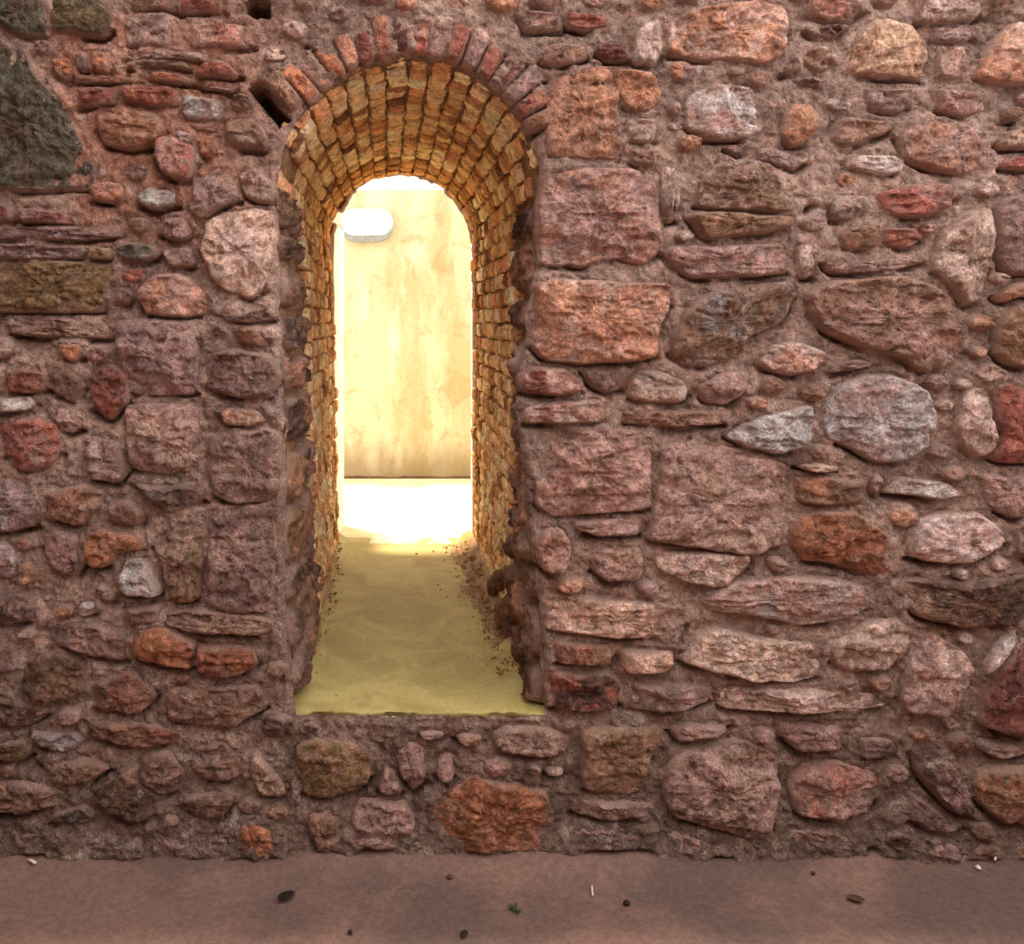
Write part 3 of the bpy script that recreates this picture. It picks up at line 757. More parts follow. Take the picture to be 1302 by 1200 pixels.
q_ = P + 60 * np.stack([fbm(W3 * 4, 3, 23), fbm(W3 * 4 + 50, 3, 24)], 1)
dust = smooth(50, 120, q_[:, 0]) * smooth(420, 230, q_[:, 0]) * smooth(10, 80, q_[:, 1]) * smooth(420, 230, q_[:, 1])
used = np.unique(F); remap = np.full(len(V), -1); remap[used] = np.arange(len(used))
me = mesh_from('wall_front', V[used], remap[F].tolist(), M_MORTAR, True, {'stain_shade': stain_shade[used], 'dust': dust[used]})
wall = structure(link('wall_front', me), 'rough pink rubble stone wall with an arched opening', 'wall')

# ------------------------------------------------------------------ stones
def stone_geo(poly, H, mp, seed, px2m=S, rough=1.0, step=4.2, back=0.05):
    """poly in px units; mp(points_px (n,2), h) -> world xyz. returns verts, faces, edge"""
    poly = np.asarray(poly, float)
    dense = []
    for a_, b_ in zip(poly, np.roll(poly, -1, axis=0)):
        m_ = max(1, int(np.linalg.norm(b_ - a_) / 15))
        dense += [a_ + (b_ - a_) * t / m_ for t in range(m_)]
    b = chaikin(np.array(dense), 1)
    per = np.sqrt(((np.roll(b, -1, 0) - b) ** 2).sum(1)).sum()
    N = int(np.clip(per / step, 20, 120))
    b = resample(b, N)
    c = b.mean(0)
    rel = b - c
    sz = math.sqrt(abs(0.5 * (b[:, 0] * np.roll(b[:, 1], -1) - np.roll(b[:, 0], -1) * b[:, 1]).sum()))
    q = np.stack([b[:, 0] * 0.05, b[:, 1] * 0.05, np.full(N, seed * 3.1)], 1)
    jit = fbm(q, 3, 5, 0.6)
    L = np.sqrt((rel ** 2).sum(1))
    b = c + rel * (1.035 + jit * min(0.16, 7.5 / max(sz, 1)))[:, None]
    rel = b - c
    K = int(np.clip(np.median(L) / 3.6, 4, 20))
    rs = (1 - (np.arange(K) / K) ** 1.0)
    rings = [c + rel * 1.02] + [c + rel * r for r in rs]
    pts = np.vstack(rings + [c[None]])
    d, ins = seg_dist(pts, b)
    d = np.where(ins, d, 0)
    inr = max(d.max(), 1.0)
    w = min(0.34 * inr, 5.5)
    e = np.clip(d / w, 0, 1)
    prof = np.maximum(1 - (1 - e) ** 2.4, 0)
    W = np.stack([pts[:, 0] * px2m, pts[:, 1] * px2m, np.full(len(pts), seed * 1.37)], 1)
    big = fbm(W * 9, 2, 31 + seed % 7)
    mid = fbm(W * 24, 3, 41, 0.58)
    fine = fbm(W * 58, 2, 51, 0.6, True)
    r = np.random.default_rng(seed)
    uv = (pts - c) * px2m
    R = sz * px2m * 0.5
    hf = np.full(len(pts), 0.006) + uv @ (r.uniform(-1, 1, 2) * 0.10)
    for _ in range(6):                      # broken facets
        an = r.uniform(0, 6.283); sl = r.uniform(0.12, 0.5); o_ = r.uniform(0.2, 1.0) * R
        hf = np.minimum(hf, 0.006 - sl * (uv @ np.array([math.cos(an), math.sin(an)]) - o_))
    hf = np.maximum(hf, -0.75 * (H + 0.004))
    strata = 0.010 * np.round(1.6 * fbm(W * np.array([7, 26, 1.0]), 2, 88)) * rough
    Hs = H * 0.72 + 0.008
    hh = -0.010 + (Hs + 0.010) * prof + (hf + 0.010 * big + 0.014 * mid * rough + 0.008 * fine * rough + strata) * (0.2 + 0.8 * e)
    hh[:N] = -back
    ev = np.clip(d / 13.0, 0, 1)
    V = mp(pts, hh)
    nr = len(rings)
    F = []
    for k in range(nr - 1):
        for j in range(N):
            j2 = (j + 1) % N
            F.append((k * N + j, k * N + j2, (k + 1) * N + j2, (k + 1) * N + j))
    ci = nr * N
    for j in range(N):
        F.append(((nr - 1) * N + j, (nr - 1) * N + (j + 1) % N, ci))
    F.append(tuple(range(N - 1, -1, -1)))
    return V, F, ev

def face_map(pts, h): return np.stack([wx(pts[:, 0]), -h, wz(pts[:, 1])], 1)

def orient(V, F, nrm):
    """flip when the first top face looks away from nrm"""
    a, b, c = (V[i] for i in F[-3][:3])
    if np.dot(np.cross(b - a, c - a), nrm) < 0:
        F = [tuple(reversed(f)) for f in F]
    return F

SEED = [10]
def wash(c, name):
    w = dict(pk=.2, mv=.25, orr=.25, rd=.28, br=.2, dr=.15, rs=.12, pl=.1).get(name, 0)
    return tuple(a * (1 - w) + b * w for a, b in zip(c, (147, 113, 102)))
def vary(c, amt=0.12):
    f = 1 + random.uniform(-amt, amt)
    return tuple(min(255, v * f * (1 + random.uniform(-.016, .016))) for v in c)
def add_stone(name, parent, ca, cb, H, poly, mp=face_map, nrm=(0, -1, 0), rough=1.0, origin=None, k=KA, mat=None):
    SEED[0] += 1
    V, F, ev = stone_geo(poly, H, mp, SEED[0], rough=rough)
    F = orient(V, F, np.array(nrm))
    o0 = V.mean(0)
    me = mesh_from(name, V - o0, F, mat or M_STONE, True, {'edge': ev})
    o = link(name, me, parent, tuple(o0))
    o.color = (*lin(desat(vary(wash(C[ca], ca) if isinstance(ca, str) else ca)), k), 1)
    o['accent'] = list(lin(desat(vary(wash(C[cb], cb) if isinstance(cb, str) else cb)), k))
    return o

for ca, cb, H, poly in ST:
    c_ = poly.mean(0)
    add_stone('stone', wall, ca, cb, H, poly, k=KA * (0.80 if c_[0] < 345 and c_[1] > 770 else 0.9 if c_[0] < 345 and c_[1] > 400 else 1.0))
for ca, cb, H, poly in AUTO: add_stone('stone', wall, ca, cb, H, poly)
for ca, cb, H, poly in VB: add_stone('brick', wall, ca, cb, H, poly, rough=0.7)

# courses carrying on past the edges of the view
VV, FF, EE, off = [], [], [], 0
y = -372.0
while y < 1085:
    hgt = random.uniform(48, 95)
    spans = [(-410, 1740)] if y + hgt < -14 else [(-410, -14), (1316, 1740)]
    for a, b in spans:
        x = a + random.uniform(0, 20)
        while x < b - 25:
            wd = min(random.uniform(60, 150), b - x)
            if wd < 25: break
            m = 5
            n = 9
            cx, cy = x + wd / 2, y + hgt / 2
            poly = []
            for k in range(n):
                t = 2 * math.pi * k / n + random.uniform(-.2, .2)
                ct, st = math.cos(t), math.sin(t)
                q = (abs(ct) ** 3.5 + abs(st) ** 3.5) ** (-1 / 3.5)
                poly.append((cx + (wd / 2 - m) * ct * q * random.uniform(.88, 1), cy + (min(hgt, 1088 - y) / 2 - m) * st * q * random.uniform(.88, 1)))
            SEED[0] += 1
            v, f, ev = stone_geo(np.array(poly), random.uniform(.025, .05), face_map, SEED[0], step=9)
            f = orient(v, f, np.array((0, -1, 0)))
            VV.append(v); EE.append(ev); FF += [tuple(i + off for i in q_) for q_ in f]; off += len(v)
            x += wd
    y += hgt
me = mesh_from('stone_courses', np.vstack(VV), FF, M_STONE, True, {'edge': np.concatenate(EE)})
o = link('stone_courses', me, wall)
o['kind'] = 'stuff'
o.color = (*lin(C['pk'], KA), 1); o['accent'] = list(lin(C['br'], KA))

# ------------------------------------------------------------------ passage lining
YEND = 2.33
ys = np.concatenate([np.linspace(0.0, 0.4, 22), np.linspace(0.4, YEND, 66)[1:]])
rows = []
for y in ys: rows.append(profile(y))
PR = np.stack(rows, 0)                       # (ny, np, 2)
ny, npt = PR.shape[:2]
X = wx(PR[..., 0]); Z = wz(PR[..., 1]); Yg = np.repeat(ys[:, None], npt, 1)
tx = np.gradient(X, axis=1); tz = np.gradient(Z, axis=1)
L = np.sqrt(tx ** 2 + tz ** 2)
nx, nz = tz / L, -tx / L                     # inward normal
Q = np.stack([X, Yg, Z], -1).reshape(-1, 3)
nse = (0.014 * fbm(Q * 6, 3, 61) + 0.010 * fbm(Q * 20, 4, 62, 0.6) + 0.005 * fbm(Q * 55, 2, 63, .6, True)).reshape(ny, npt)
nse -= 0.012
V = np.stack([X + nx * nse, Yg + 0.012, Z + nz * nse], -1)
def sheet(name, a, b, label, cat):
    v = V[:, a:b].reshape(-1, 3)
    f = grid_faces(ny, b - a)
    pyv = PR[:, a:b, 1].reshape(-1)
    dm = smooth(600, 900, pyv) * 0.8  # dirt only: darker brown towards the passage floor
    me = mesh_from(name, v, f.tolist(), M_LINING, True, {'stain_shade': dm})
    return structure(link(name, me), label, cat)
NLp, NAp = 80, 64
wpl = sheet('wall_passage_left', 0, NLp + 1, 'left side of the passage lined with tan brick headers', 'wall')
vault = sheet('ceiling_vault', NLp, NLp + NAp, 'round brick vault over the narrow passage', 'ceiling')
wpr = sheet('wall_passage_right', NLp + NAp - 1, npt, 'right side of the passage lined with tan brick headers', 'wall')

# brick meshes shared by all headers: u = tangent, v = depth, w = normal
def brick_mesh(seed, tu, tv, dep):
    nu, nv = 6, 7
    u = np.linspace(-1, 1, nu); v = np.linspace(-1, 1, nv)
    G = np.stack(np.meshgrid(u, v, indexing='ij'), -1).reshape(-1, 2)
    ed = 1 - np.maximum(np.abs(G[:, 0]), np.abs(G[:, 1]))
    p3 = np.stack([G[:, 0] * tu * 40, G[:, 1] * tv * 40, np.full(len(G), seed * 5.3)], 1)
    w = dep * 0.45 + 0.010 * fbm(p3, 3, 71) - 0.006 * (ed < 0.01)
    jx = 0.008 * fbm(p3 * 1.3 + 9, 2, 72); jy = 0.012 * fbm(p3 * 1.3 + 19, 2, 73)
    top = np.stack([G[:, 0] * tu / 2 + jx, G[:, 1] * tv / 2 + jy, w], 1)
    idg = np.arange(nu * nv).reshape(nu, nv)
    F = grid_faces(nu, nv).tolist()
    ring = list(idg[:, 0]) + list(idg[-1, 1:]) + list(idg[-2::-1, -1]) + list(idg[0, -2:0:-1])
    ring = [int(r) for r in ring]
    base = top[ring].copy(); base[:, 2] = -dep * 0.55
    n0 = nu * nv
    m = len(ring)
    for k in range(m):
        F.append((ring[k], n0 + k, n0 + (k + 1) % m, ring[(k + 1) % m]))
    F.append(tuple(n0 + k for k in range(m))[::-1])
    V = np.vstack([top, base])
    return mesh_from('brick', V, F, M_BRICK, False)
BRK = [brick_mesh(i, 0.059, 0.090, 0.04) for i in range(8)]
BCOL = [(246, 222, 180), (238, 206, 158), (224, 184, 136), (204, 158, 114), (182, 134, 98), (244, 214, 168), (138, 98, 72), (216, 162, 122), (250, 234, 200)]
BW = [3, 4, 4, 3, 2, 4, 1.2, 2, 1.5]
import mathutils
def frame_at(t_px, y):
    """t: ('L',py) | ('A',theta) | ('R',py) -> point, tangent, inward normal"""
    k, v = t_px
    def pos(v):
        if k == 'L': a = (float(side_px(-1, v, y)), v)
        elif k == 'R': a = (float(side_px(1, v, y)), v)
        else: a = (ACX + AR * math.cos(v), ACY - AR * math.sin(v))
        return Vector((wx(a[0]), y, wz(a[1])))
    e = 1.0 if k != 'A' else 0.01
    sgn = {'L': -1, 'A': -1, 'R': 1}[k]
    p = pos(v); t = (pos(v + e * sgn) - pos(v - e * sgn)).normalized()
    n = Vector((t.z, 0, -t.x))
    return p, t, n
def build_bricks(spots, parent, cap=300):
    spots.sort(key=lambda s: s[1])
    for q, (t, y, sc) in enumerate(spots[:cap]):
        p, tg, n = frame_at(t, y)
        me = random.choice(BRK)
        o = bpy.data.objects.new('brick', me); COL.objects.link(o); o.parent = parent
        yv = Vector((0, 1, 0))
        rot = mathutils.Matrix((tg, n.cross(tg), n)).transposed()
        j = mathutils.Euler((random.gauss(0, .05), random.gauss(0, .07), random.gauss(0, .04))).to_matrix()
        o.rotation_euler = (rot @ j).to_euler()
        o.location = p + n * (random.uniform(-0.012, 0.002) - (0.012 if y < 0.15 else 0))
        o.scale = (random.uniform(.88, 1.06), random.uniform(.9, 1.08) * sc, 1)
        o.color = (*lin(vary(random.choices(BCOL, BW)[0], 0.1), 1.0), 1)
    rest = spots[cap:]
    if rest:
        VV, FF, off = [], [], 0
        for (t, y, sc) in rest:
            p, tg, n = frame_at(t, y)
            me = random.choice(BRK)
            rot = np.array(mathutils.Matrix((tg, n.cross(tg), n)).transposed())
            v = np.array([vv.co[:] for vv in me.vertices]) @ rot.T + np.array(p + n * random.uniform(-.006, .012))
            VV.append(v); FF += [tuple(i + off for i in f.vertices) for f in me.polygons]; off += len(v)
        o = link('far_bricks', mesh_from('far_bricks', np.vstack(VV), FF, M_BRICK, False), parent)
        o['kind'] = 'stuff'; o.color = (*lin((200, 148, 92), 0.95), 1)

NT_ = 18
spots = []
ring = 0; y = 0.10
while y < YEND - 0.03:
    for k in range(NT_):
        th = math.pi * (1 - (k + 0.5 + random.uniform(-.06, .06)) / NT_)
        if y < 0.5 and (k < 2 or k > NT_ - 3) and random.random() < 0.5: continue
        spots.append((('A', th), y + random.uniform(-.012, .012) + (0.03 if k % 2 else -0.02), 1.0))
    y += 0.102
build_bricks(spots, vault)
for side, par in (('L', wpl), ('R', wpr)):
    spots = []
    cz = 0
    py = ACY + 16.0
    while py < SILL - 14:
        y = (0.62 if side == 'L' else 0.60) + random.uniform(-.07, .07) + (0.06 if cz % 2 else 0)
        if py > 650: y += (py - 650) / 900
        while y < YEND - 0.04:
            spots.append(((side, py + random.uniform(-1.5, 1.5)), y, 1.0))
            y += 0.106 + random.uniform(-.006, .006)
        py += 28.5; cz += 1
    build_bricks(spots, par)

# rough stones in the reveals, between the wall face and the brick lining
def reveal_map(side):
    def mp(pts, h):
        y = pts[:, 0] * S
        x = wx(side_px(side, pts[:, 1], np.maximum(y, 0)))
        return np.stack([x - side * h, y, wz(pts[:, 1])], 1)
    return mp
for side, par in ((-1, wpl), (1, wpr)):
    py = 225.0 if side < 0 else 245.0
    while py < SILL - 8:
        hgt = random.uniform(38, 85)
        hgt = min(hgt, SILL + 4 - py)
        yy = 12.0
        ymax = 235 + max(0, py - 650) * 0.5
        while yy < ymax - 20:
            wd = min(random.uniform(55, 125), ymax - yy)
            if hgt > 18 and wd > 22:
                cx, cy = yy + wd / 2, py + hgt / 2
                n = 9; poly = []
                for k in range(n):
                    t = 2 * math.pi * k / n + random.uniform(-.2, .2)
                    ct, st = math.cos(t), math.sin(t)
                    q = (abs(ct) ** 3.5 + abs(st) ** 3.5) ** (-1 / 3.5)
                    poly.append((cx + (wd / 2 - 3) * ct * q * random.uniform(.85, 1), cy + (hgt / 2 - 3) * st * q * random.uniform(.85, 1)))
                add_stone('stone', par, random.choice(['br', 'br', 'db', 'orr']), random.choice(['br', 'mv', 'db', 'ol']),
                          random.uniform(.002, .02) + (0.02 if side > 0 and py > 680 else 0), poly, reveal_map(side), (-side, 0, 0))
            yy += wd
        py += hgt

# broken brick ring at the far mouth of the vault
for k in range(17):
    th = math.pi * (0.985 - 0.97 * k / 16)
    r0 = AR - random.uniform(2, 11) - (12 if k < 5 else 0) * random.random(); r1 = AR + 34
    dt = math.pi / 17 * 0.56
    poly = [(ACX + r * math.cos(t), ACY - r * math.sin(t)) for r, t in ((r0, th + dt), (r0 + random.uniform(-4, 4), th), (r0, th - dt), (r1, th - dt), (r1, th + dt))]
    yo = YEND - 0.05 + random.uniform(-.02, .02)
    mp = lambda pts, h, yo=yo: np.stack([wx(pts[:, 0]), yo - h, wz(pts[:, 1])], 1)
    add_stone('brick', vault, (176, 112, 66), (140, 84, 50), .03, poly, mp, k=1.0)

# ------------------------------------------------------------------ wall core behind the lining, end face
zs = wz(SILL)
core_v, core_f, off = [], [], 0
for b in ((wx(-420), wx(318), 0.28, YEND - .02, 0.0, wz(-380)), (wx(722), wx(1748), 0.28, YEND - .02, 0.0, wz(-380)),
          (wx(318), wx(722), 0.28, YEND - .02, wz(40), wz(-380))):
    v, f = box_geo(*b); core_v += v; core_f += [tuple(i + off for i in q) for q in f]; off += 8
core = structure(link('wall_core', mesh_from('wall_core', core_v, core_f, M_PLASTER, False)), 'plastered back of the thick wall facing the yard', 'wall')
pf = profile(YEND, 30, 40, SILL)
out = pf + 0
cen = np.array([520, 520.0]); nv = pf - cen; nv /= np.sqrt((nv ** 2).sum(1))[:, None]
out = pf + nv * 75
v = np.vstack([np.stack([wx(pf[:, 0]), np.full(len(pf), YEND), wz(pf[:, 1])], 1), np.stack([wx(out[:, 0]), np.full(len(pf), YEND), wz(np.minimum(out[:, 1], SILL))], 1),
               np.stack([wx(out[:, 0]), np.full(len(pf), YEND - .05), wz(np.minimum(out[:, 1], SILL))], 1)])
n = len(pf)
f = [(k, k + 1, n + k + 1, n + k) for k in range(n - 1)] + [(n + k, n + k + 1, 2 * n + k + 1, 2 * n + k) for k in range(n - 1)]
structure(link('trim_1', mesh_from('trim_1', v, f, M_PLASTER, False)), 'plaster surround of the far mouth of the passage', 'trim')

# plastered jamb beyond the brick on the left, and slim white post on the right
xa = -68 * (CAMD + YEND) / 1200; xb = -55.5 * (CAMD + 2.76) / 1200
v = []
nz_ = 14
ztop = EYE + (VY - 285) * (CAMD + YEND) / 1200
for k in range(nz_):
    z = zs - 0.02 + (ztop - zs + 0.02) * k / (nz_ - 1)
    j = 0.004 * math.sin(k * 2.1)
    v += [(xa + j, YEND - 0.02, z), (xb + j * .5, 2.76, z), (-0.48, 2.76, z), (-0.48, YEND - 0.02, z)]
f = []
for k in range(nz_ - 1):
    for q in range(4):
        f.append((k * 4 + q, k * 4 + (q + 1) % 4, k * 4 + 4 + (q + 1) % 4, k * 4 + 4 + q))
f.append((3, 2, 1, 0)); f.append(tuple((nz_ - 1) * 4 + q for q in range(4)))
structure(link('trim_2', mesh_from('trim_2', v, f, M_PLASTER, False)), 'cream plastered jamb at the left of the passage end', 'trim')
ztr = EYE + (VY - 262) * (CAMD + YEND) / 1200
v, f = box_geo(0.478, 0.53, YEND + 0.0, YEND + 0.10, zs - 0.02, ztr)
structure(link('trim_3', mesh_from('trim_3', v, f, M_WHITE, False)), 'slim white post at the right of the passage end', 'trim')

# ------------------------------------------------------------------ floors
fx = np.linspace(-3.6, 4.6, 300); fy = np.concatenate([np.linspace(-4.5, -1.2, 50), np.linspace(-1.2, 0.16, 80)[1:]])
G = np.stack(np.meshgrid(fx, fy, indexing='ij'), -1).reshape(-1, 2)
W = np.stack([G[:, 0], G[:, 1], np.zeros(len(G))], 1)
z = 0.008 * fbm(W * 2.2, 3, 81) + 0.004 * fbm(W * 12, 3, 82) + 0.0015 * fbm(W * 50, 2, 83)
z += (0.022 + 0.028 * fbm(W * 4, 3, 85)) * smooth(-0.18, 0.0, G[:, 1] + 0.06 * fbm(W * 3, 2, 84))
floor = structure(link('floor', mesh_from('floor', np.stack([G[:, 0], G[:, 1], z], 1), [tuple(reversed(q)) if False else tuple(q) for q in grid_faces(len(fx), len(fy)).tolist()], M_FLOOR, True)),
                  'trodden pinkish brown floor in front of the stone wall', 'floor')

px0, px1 = 366.0, 700.0
nu, nyy = 90, 150
uu = np.linspace(0, 1, nu); yy = np.concatenate([[0.02], np.linspace(0.0, YEND + .1, nyy)])
G = np.stack(np.meshgrid(uu, yy, indexing='ij'), -1)
xg = wx(px0 + (px1 - px0) * G[..., 0]); yg = G[..., 1].copy()
yg[:, 0] = 0.02
W = np.stack([xg, yg, np.zeros_like(xg)], -1).reshape(-1, 3)
zn = (0.005 * fbm(W * 5, 3, 91) + 0.003 * fbm(W * 25, 3, 92)).reshape(nu, -1)
edge_r = smooth(0.10, 0.0, (wx(692) - xg) + 0.03 * fbm(W * 9, 3, 93).reshape(nu, -1)) * smooth(0.1, 0.5, yg)
edge_l = smooth(0.05, 0.0, (xg - wx(376)) + 0.02 * fbm(W * 9, 3, 94).reshape(nu, -1)) * smooth(0.1, 0.5, yg)
zg = zs + zn + 0.05 * edge_r + 0.03 * edge_l
ragg = 0.022 * fbm(np.stack([xg[:, 1] * 14, xg[:, 1] * 0, xg[:, 1] * 0], 1), 4, 95, 0.6)
yg[:, 1] = 0.012 + ragg; yg[:, 0] = 0.018 + ragg
zg[:, 0] = zs - 0.018
zg[:, 1] = zs - 0.004
soil_n = fbm(W * np.array([7, 3, 1.0]), 4, 96, 0.6).reshape(nu, -1)
soil = smooth(0.16 + 0.12 * smooth(0.8, 1.6, yg), 0.02, (wx(690) - xg) + 0.14 * soil_n) * smooth(0.25, 0.8, yg) * smooth(2.6, 1.9, yg) + 0.8 * smooth(0.06, 0.0, (xg - wx(376)) + 0.04 * soil_n) * smooth(0.2, 0.6, yg)
zg[:, 2:] += (0.010 * soil * fbm(W * 30, 3, 98, 0.6).reshape(nu, -1))[:, 2:]
pfl = structure(link('floor_passage', mesh_from('floor_passage', np.stack([xg, yg, zg], -1).reshape(-1, 3), grid_faces(nu, nyy + 1).tolist(), M_PFLOOR, True, {'soil': soil.reshape(-1)})),
                'worn ochre concrete floor of the passage', 'floor')
# unseen walls added to block low light, so the face is lit from above
def plain_wall(name, x0, x1, y0, y1, z1, label):
    v, f = box_geo(x0, x1, y0, y1, -0.05, z1)
    me = mesh_from(name, v, f, M_MORTAR, False, {'stain_shade': np.zeros(8)})
    return structure(link(name, me), label, 'wall')
plain_wall('added_wall_left', -2.3, -1.72, -4.6, 0.06, 5.2, 'unseen stone wall added at the left to dim that side')
plain_wall('added_wall_right', 3.3, 3.8, -4.6, 0.2, 1.8, 'unseen low stone wall added at the right to shape the light')
plain_wall('added_wall_back', -2.75, 3.8, -5.0, -4.6, 3.7, 'unseen stone wall added behind the viewer to block low light')
# yard ground and far wall
YW = 3 * 501 / 201.0 - CAMD
v, f = box_geo(-3.2, 3.4, YEND - .03, YW + 0.3, zs - 0.2, zs - 0.001)
structure(link('floor_yard', mesh_from('floor_yard', v, f, mat_simple('yard_concrete', (230, 214, 170), (218, 200, 150), 4, 0.85, 0.95), False)), 'pale sunlit concrete ground of the yard beyond', 'floor')
zt = EYE + (VY - 241) * (CAMD + YW) / 1200
nxw, nzw = 120, 60
G = np.stack(np.meshgrid(np.linspace(-3.2, 3.4, nxw), np.linspace(0, 1, nzw), indexing='ij'), -1).reshape(-1, 2)
W = np.stack([G[:, 0], np.zeros(len(G)), G[:, 1] * 2.2], 1)
yv = YW - 0.008 * fbm(W * 3, 3, 97)
zv = zs - .03 + G[:, 1] * (zt - zs + .03)
v = np.vstack([np.stack([G[:, 0], yv, zv], 1)])
f = grid_faces(nxw, nzw).tolist()
bv, bf = box_geo(-3.2, 3.4, YW + 0.004, YW + 0.3, zs - .03, zt - 0.002)
# origin at the foot of the wall so that the stain band follows the ground
ov = np.array([0, 0, zs])
vv = np.vstack([v, np.array(bv)]) - ov
ff = f + [tuple(i + len(v) for i in q) for q in bf]
structure(link('wall_yard', mesh_from('wall_yard', vv, ff, M_FARWALL, False), None, (0, 0, zs)), 'water-stained cream rendered yard wall seen through the passage', 'wall')

v, f = [], []
for k in range(90):
    x = -3.2 + 6.6 * k / 89
    t = 0.016 + 0.008 * math.sin(k * 1.7) * math.sin(k * .61)
    v += [(x, YW - .016, zs - .02), (x, YW - .016, zs + t * .8), (x, YW + .01, zs + t * 1.2)]
f = [(k * 3 + a, k * 3 + a + 1, k * 3 + a + 4, k * 3 + a + 3) for k in range(89) for a in range(2)]
structure(link('baseboard_yard', mesh_from('baseboard_yard', v, f, mat_simple('dirt_joint', (104, 74, 48), (84, 58, 38), 20), True)), 'dark dirt-filled joint along the foot of the stained yard wall', 'skirting')

# ------------------------------------------------------------------ bulkhead lamp on the yard wall
def capsule_loft(sections, n=40):
    """sections: (half_w, half_h, y, dz) stadium outlines lofted towards the viewer"""
    V, F = [], []
    for hw, hh, y, dz in sections:
        r = hh; s = hw - r
        for k in range(n):
            t = 2 * math.pi * k / n
            V.append((math.cos(t) * r + (s if math.cos(t) > 0 else -s), y, math.sin(t) * r + dz))
    m = len(sections)
    for a in range(m - 1):
        for k in range(n):
            F.append((a * n + k, a * n + (k + 1) % n, (a + 1) * n + (k + 1) % n, (a + 1) * n + k))
    F.append(tuple(range(n))[::-1]); F.append(tuple((m - 1) * n + k for k in range(n)))
    return V, F
lk = (CAMD + YW) / 1200
lamp = bpy.data.objects.new('bulkhead_lamp', None); COL.objects.link(lamp)
lamp.location = ((467 - VX) * lk, YW - 0.008, EYE + (VY - 285) * lk)
lamp['label'] = 'oval white bulkhead lamp on the stained cream wall beyond the passage'
lamp['category'] = 'lamp'
v, f = capsule_loft([(.205, .125, 0.02, -.02), (.205, .125, -.055, -.022), (.198, .117, -.065, -.022)])
link('housing', mesh_from('housing', v, f, M_METAL, False), lamp)
v, f = capsule_loft([(.202, .104, -.062, .008), (.202, .104, -.078, .008), (.192, .096, -.082, .008)])
link('rim', mesh_from('rim', v, f, M_WHITE, False), lamp)
v, f = capsule_loft([(.188, .092, -.078, .014), (.186, .090, -.11, .016), (.172, .078, -.135, .018), (.145, .055, -.15, .018), (.1, .03, -.156, .018)])
link('diffuser', mesh_from('diffuser', v, f, M_DIFF, True), lamp)
for sx in (-1, 1):
    v, f = capsule_loft([(.011, .0109, 0, 0), (.011, .0109, -.012, 0), (.007, .0069, -.015, 0)], 12)
    link('screw', mesh_from('screw', v, f, M_METAL, False), lamp, (sx * .185, -.08, -.055))

# ------------------------------------------------------------------ loose bits
def thing(o, label, cat, group=None):
    o['label'] = label; o['category'] = cat
    if group: o['group'] = group
    return o
def pebble(r, seed, mat, name):
    n, m = 10, 6
    V, F = [], []
    for a in range(1, m):
        for b in range(n):
            t = math.pi * a / m; p = 2 * math.pi * b / n
            V.append((math.sin(t) * math.cos(p), math.sin(t) * math.sin(p), math.cos(t) * .7))
    V.append((0, 0, .7)); V.append((0, 0, -.7))
    V = np.array(V)
    V *= (1 + 0.35 * fbm(V * 1.6 + seed * 3.3, 3, 101))[:, None] * r
    for a in range(m - 2):
        for b in range(n):
            F.append((a * n + b, (a + 1) * n + b, (a + 1) * n + (b + 1) % n, a * n + (b + 1) % n))
    for b in range(n):
        F.append((len(V) - 2, b, (b + 1) % n)); F.append((len(V) - 1, (m - 2) * n + (b + 1) % n, (m - 2) * n + b))
    return V, F
def floor_pt(px, py, z=0.0):
    dpt = CAMD / S * (EYE - z) / (py - VY)
    return ((px - VX) * dpt / 1200, dpt - CAMD, z)
# dirt spilled along the foot of the passage walls: uncountable
M_DIRT = mat_simple('dirt_brown', (180, 138, 90), (140, 100, 64), 30, 0.95, 1.0, 0.002)
for right, cnt in ((True, 1300), (False, 90)):
    VV, FF, off = [], [], 0
    for k in range(cnt):
        y = random.uniform(0.3, 2.25)
        w = abs(random.gauss(0, 0.055 if right else 0.025)) * (1.6 if right and y > 1.2 else 1)
        x = wx(683) - w if right else wx(386) + w
        r = random.choice((.0015, .002, .002, .0025, .003, .006)) * (1.4 if w < .05 else 1)
        v, f = pebble(r, k, None, '')
        lift = 0.04 * max(0, 1 - w / .10) if right else 0.02 * max(0, 1 - w / .05)
        VV.append(v + np.array([x, y, zs + lift * .8 + r * .3])); FF += [tuple(i + off for i in q) for q in f]; off += len(v)
    o = link('dirt_crumbs', mesh_from('dirt_crumbs', np.vstack(VV), FF, M_DIRT, True))
    thing(o, 'wide spill of dirt crumbs along the right passage wall' if right else 'thin line of dirt crumbs along the left passage wall', 'dirt'); o['kind'] = 'stuff'

# larger footing stones at the right of the passage
for k, (y, dx, r) in enumerate([(0.42, .012, .06), (0.6, .018, .06), (0.82, .022, .065), (1.02, .015, .05), (1.22, .02, .05)]):
    v, f = pebble(r, 40 + k, None, '')
    me = mesh_from('stone', v * np.array([.7, 1.4, 1.3]), f, M_STONE, True, {'edge': np.ones(len(v))})
    o = link('stone', me, wpr, (wx(691) - dx, y, zs + r * .75 + .02 + (0.09 if k % 2 else 0)))
    o.color = (*lin(C['br'], 1.3), 1); o['accent'] = list(lin(C['orr'], 1.3))

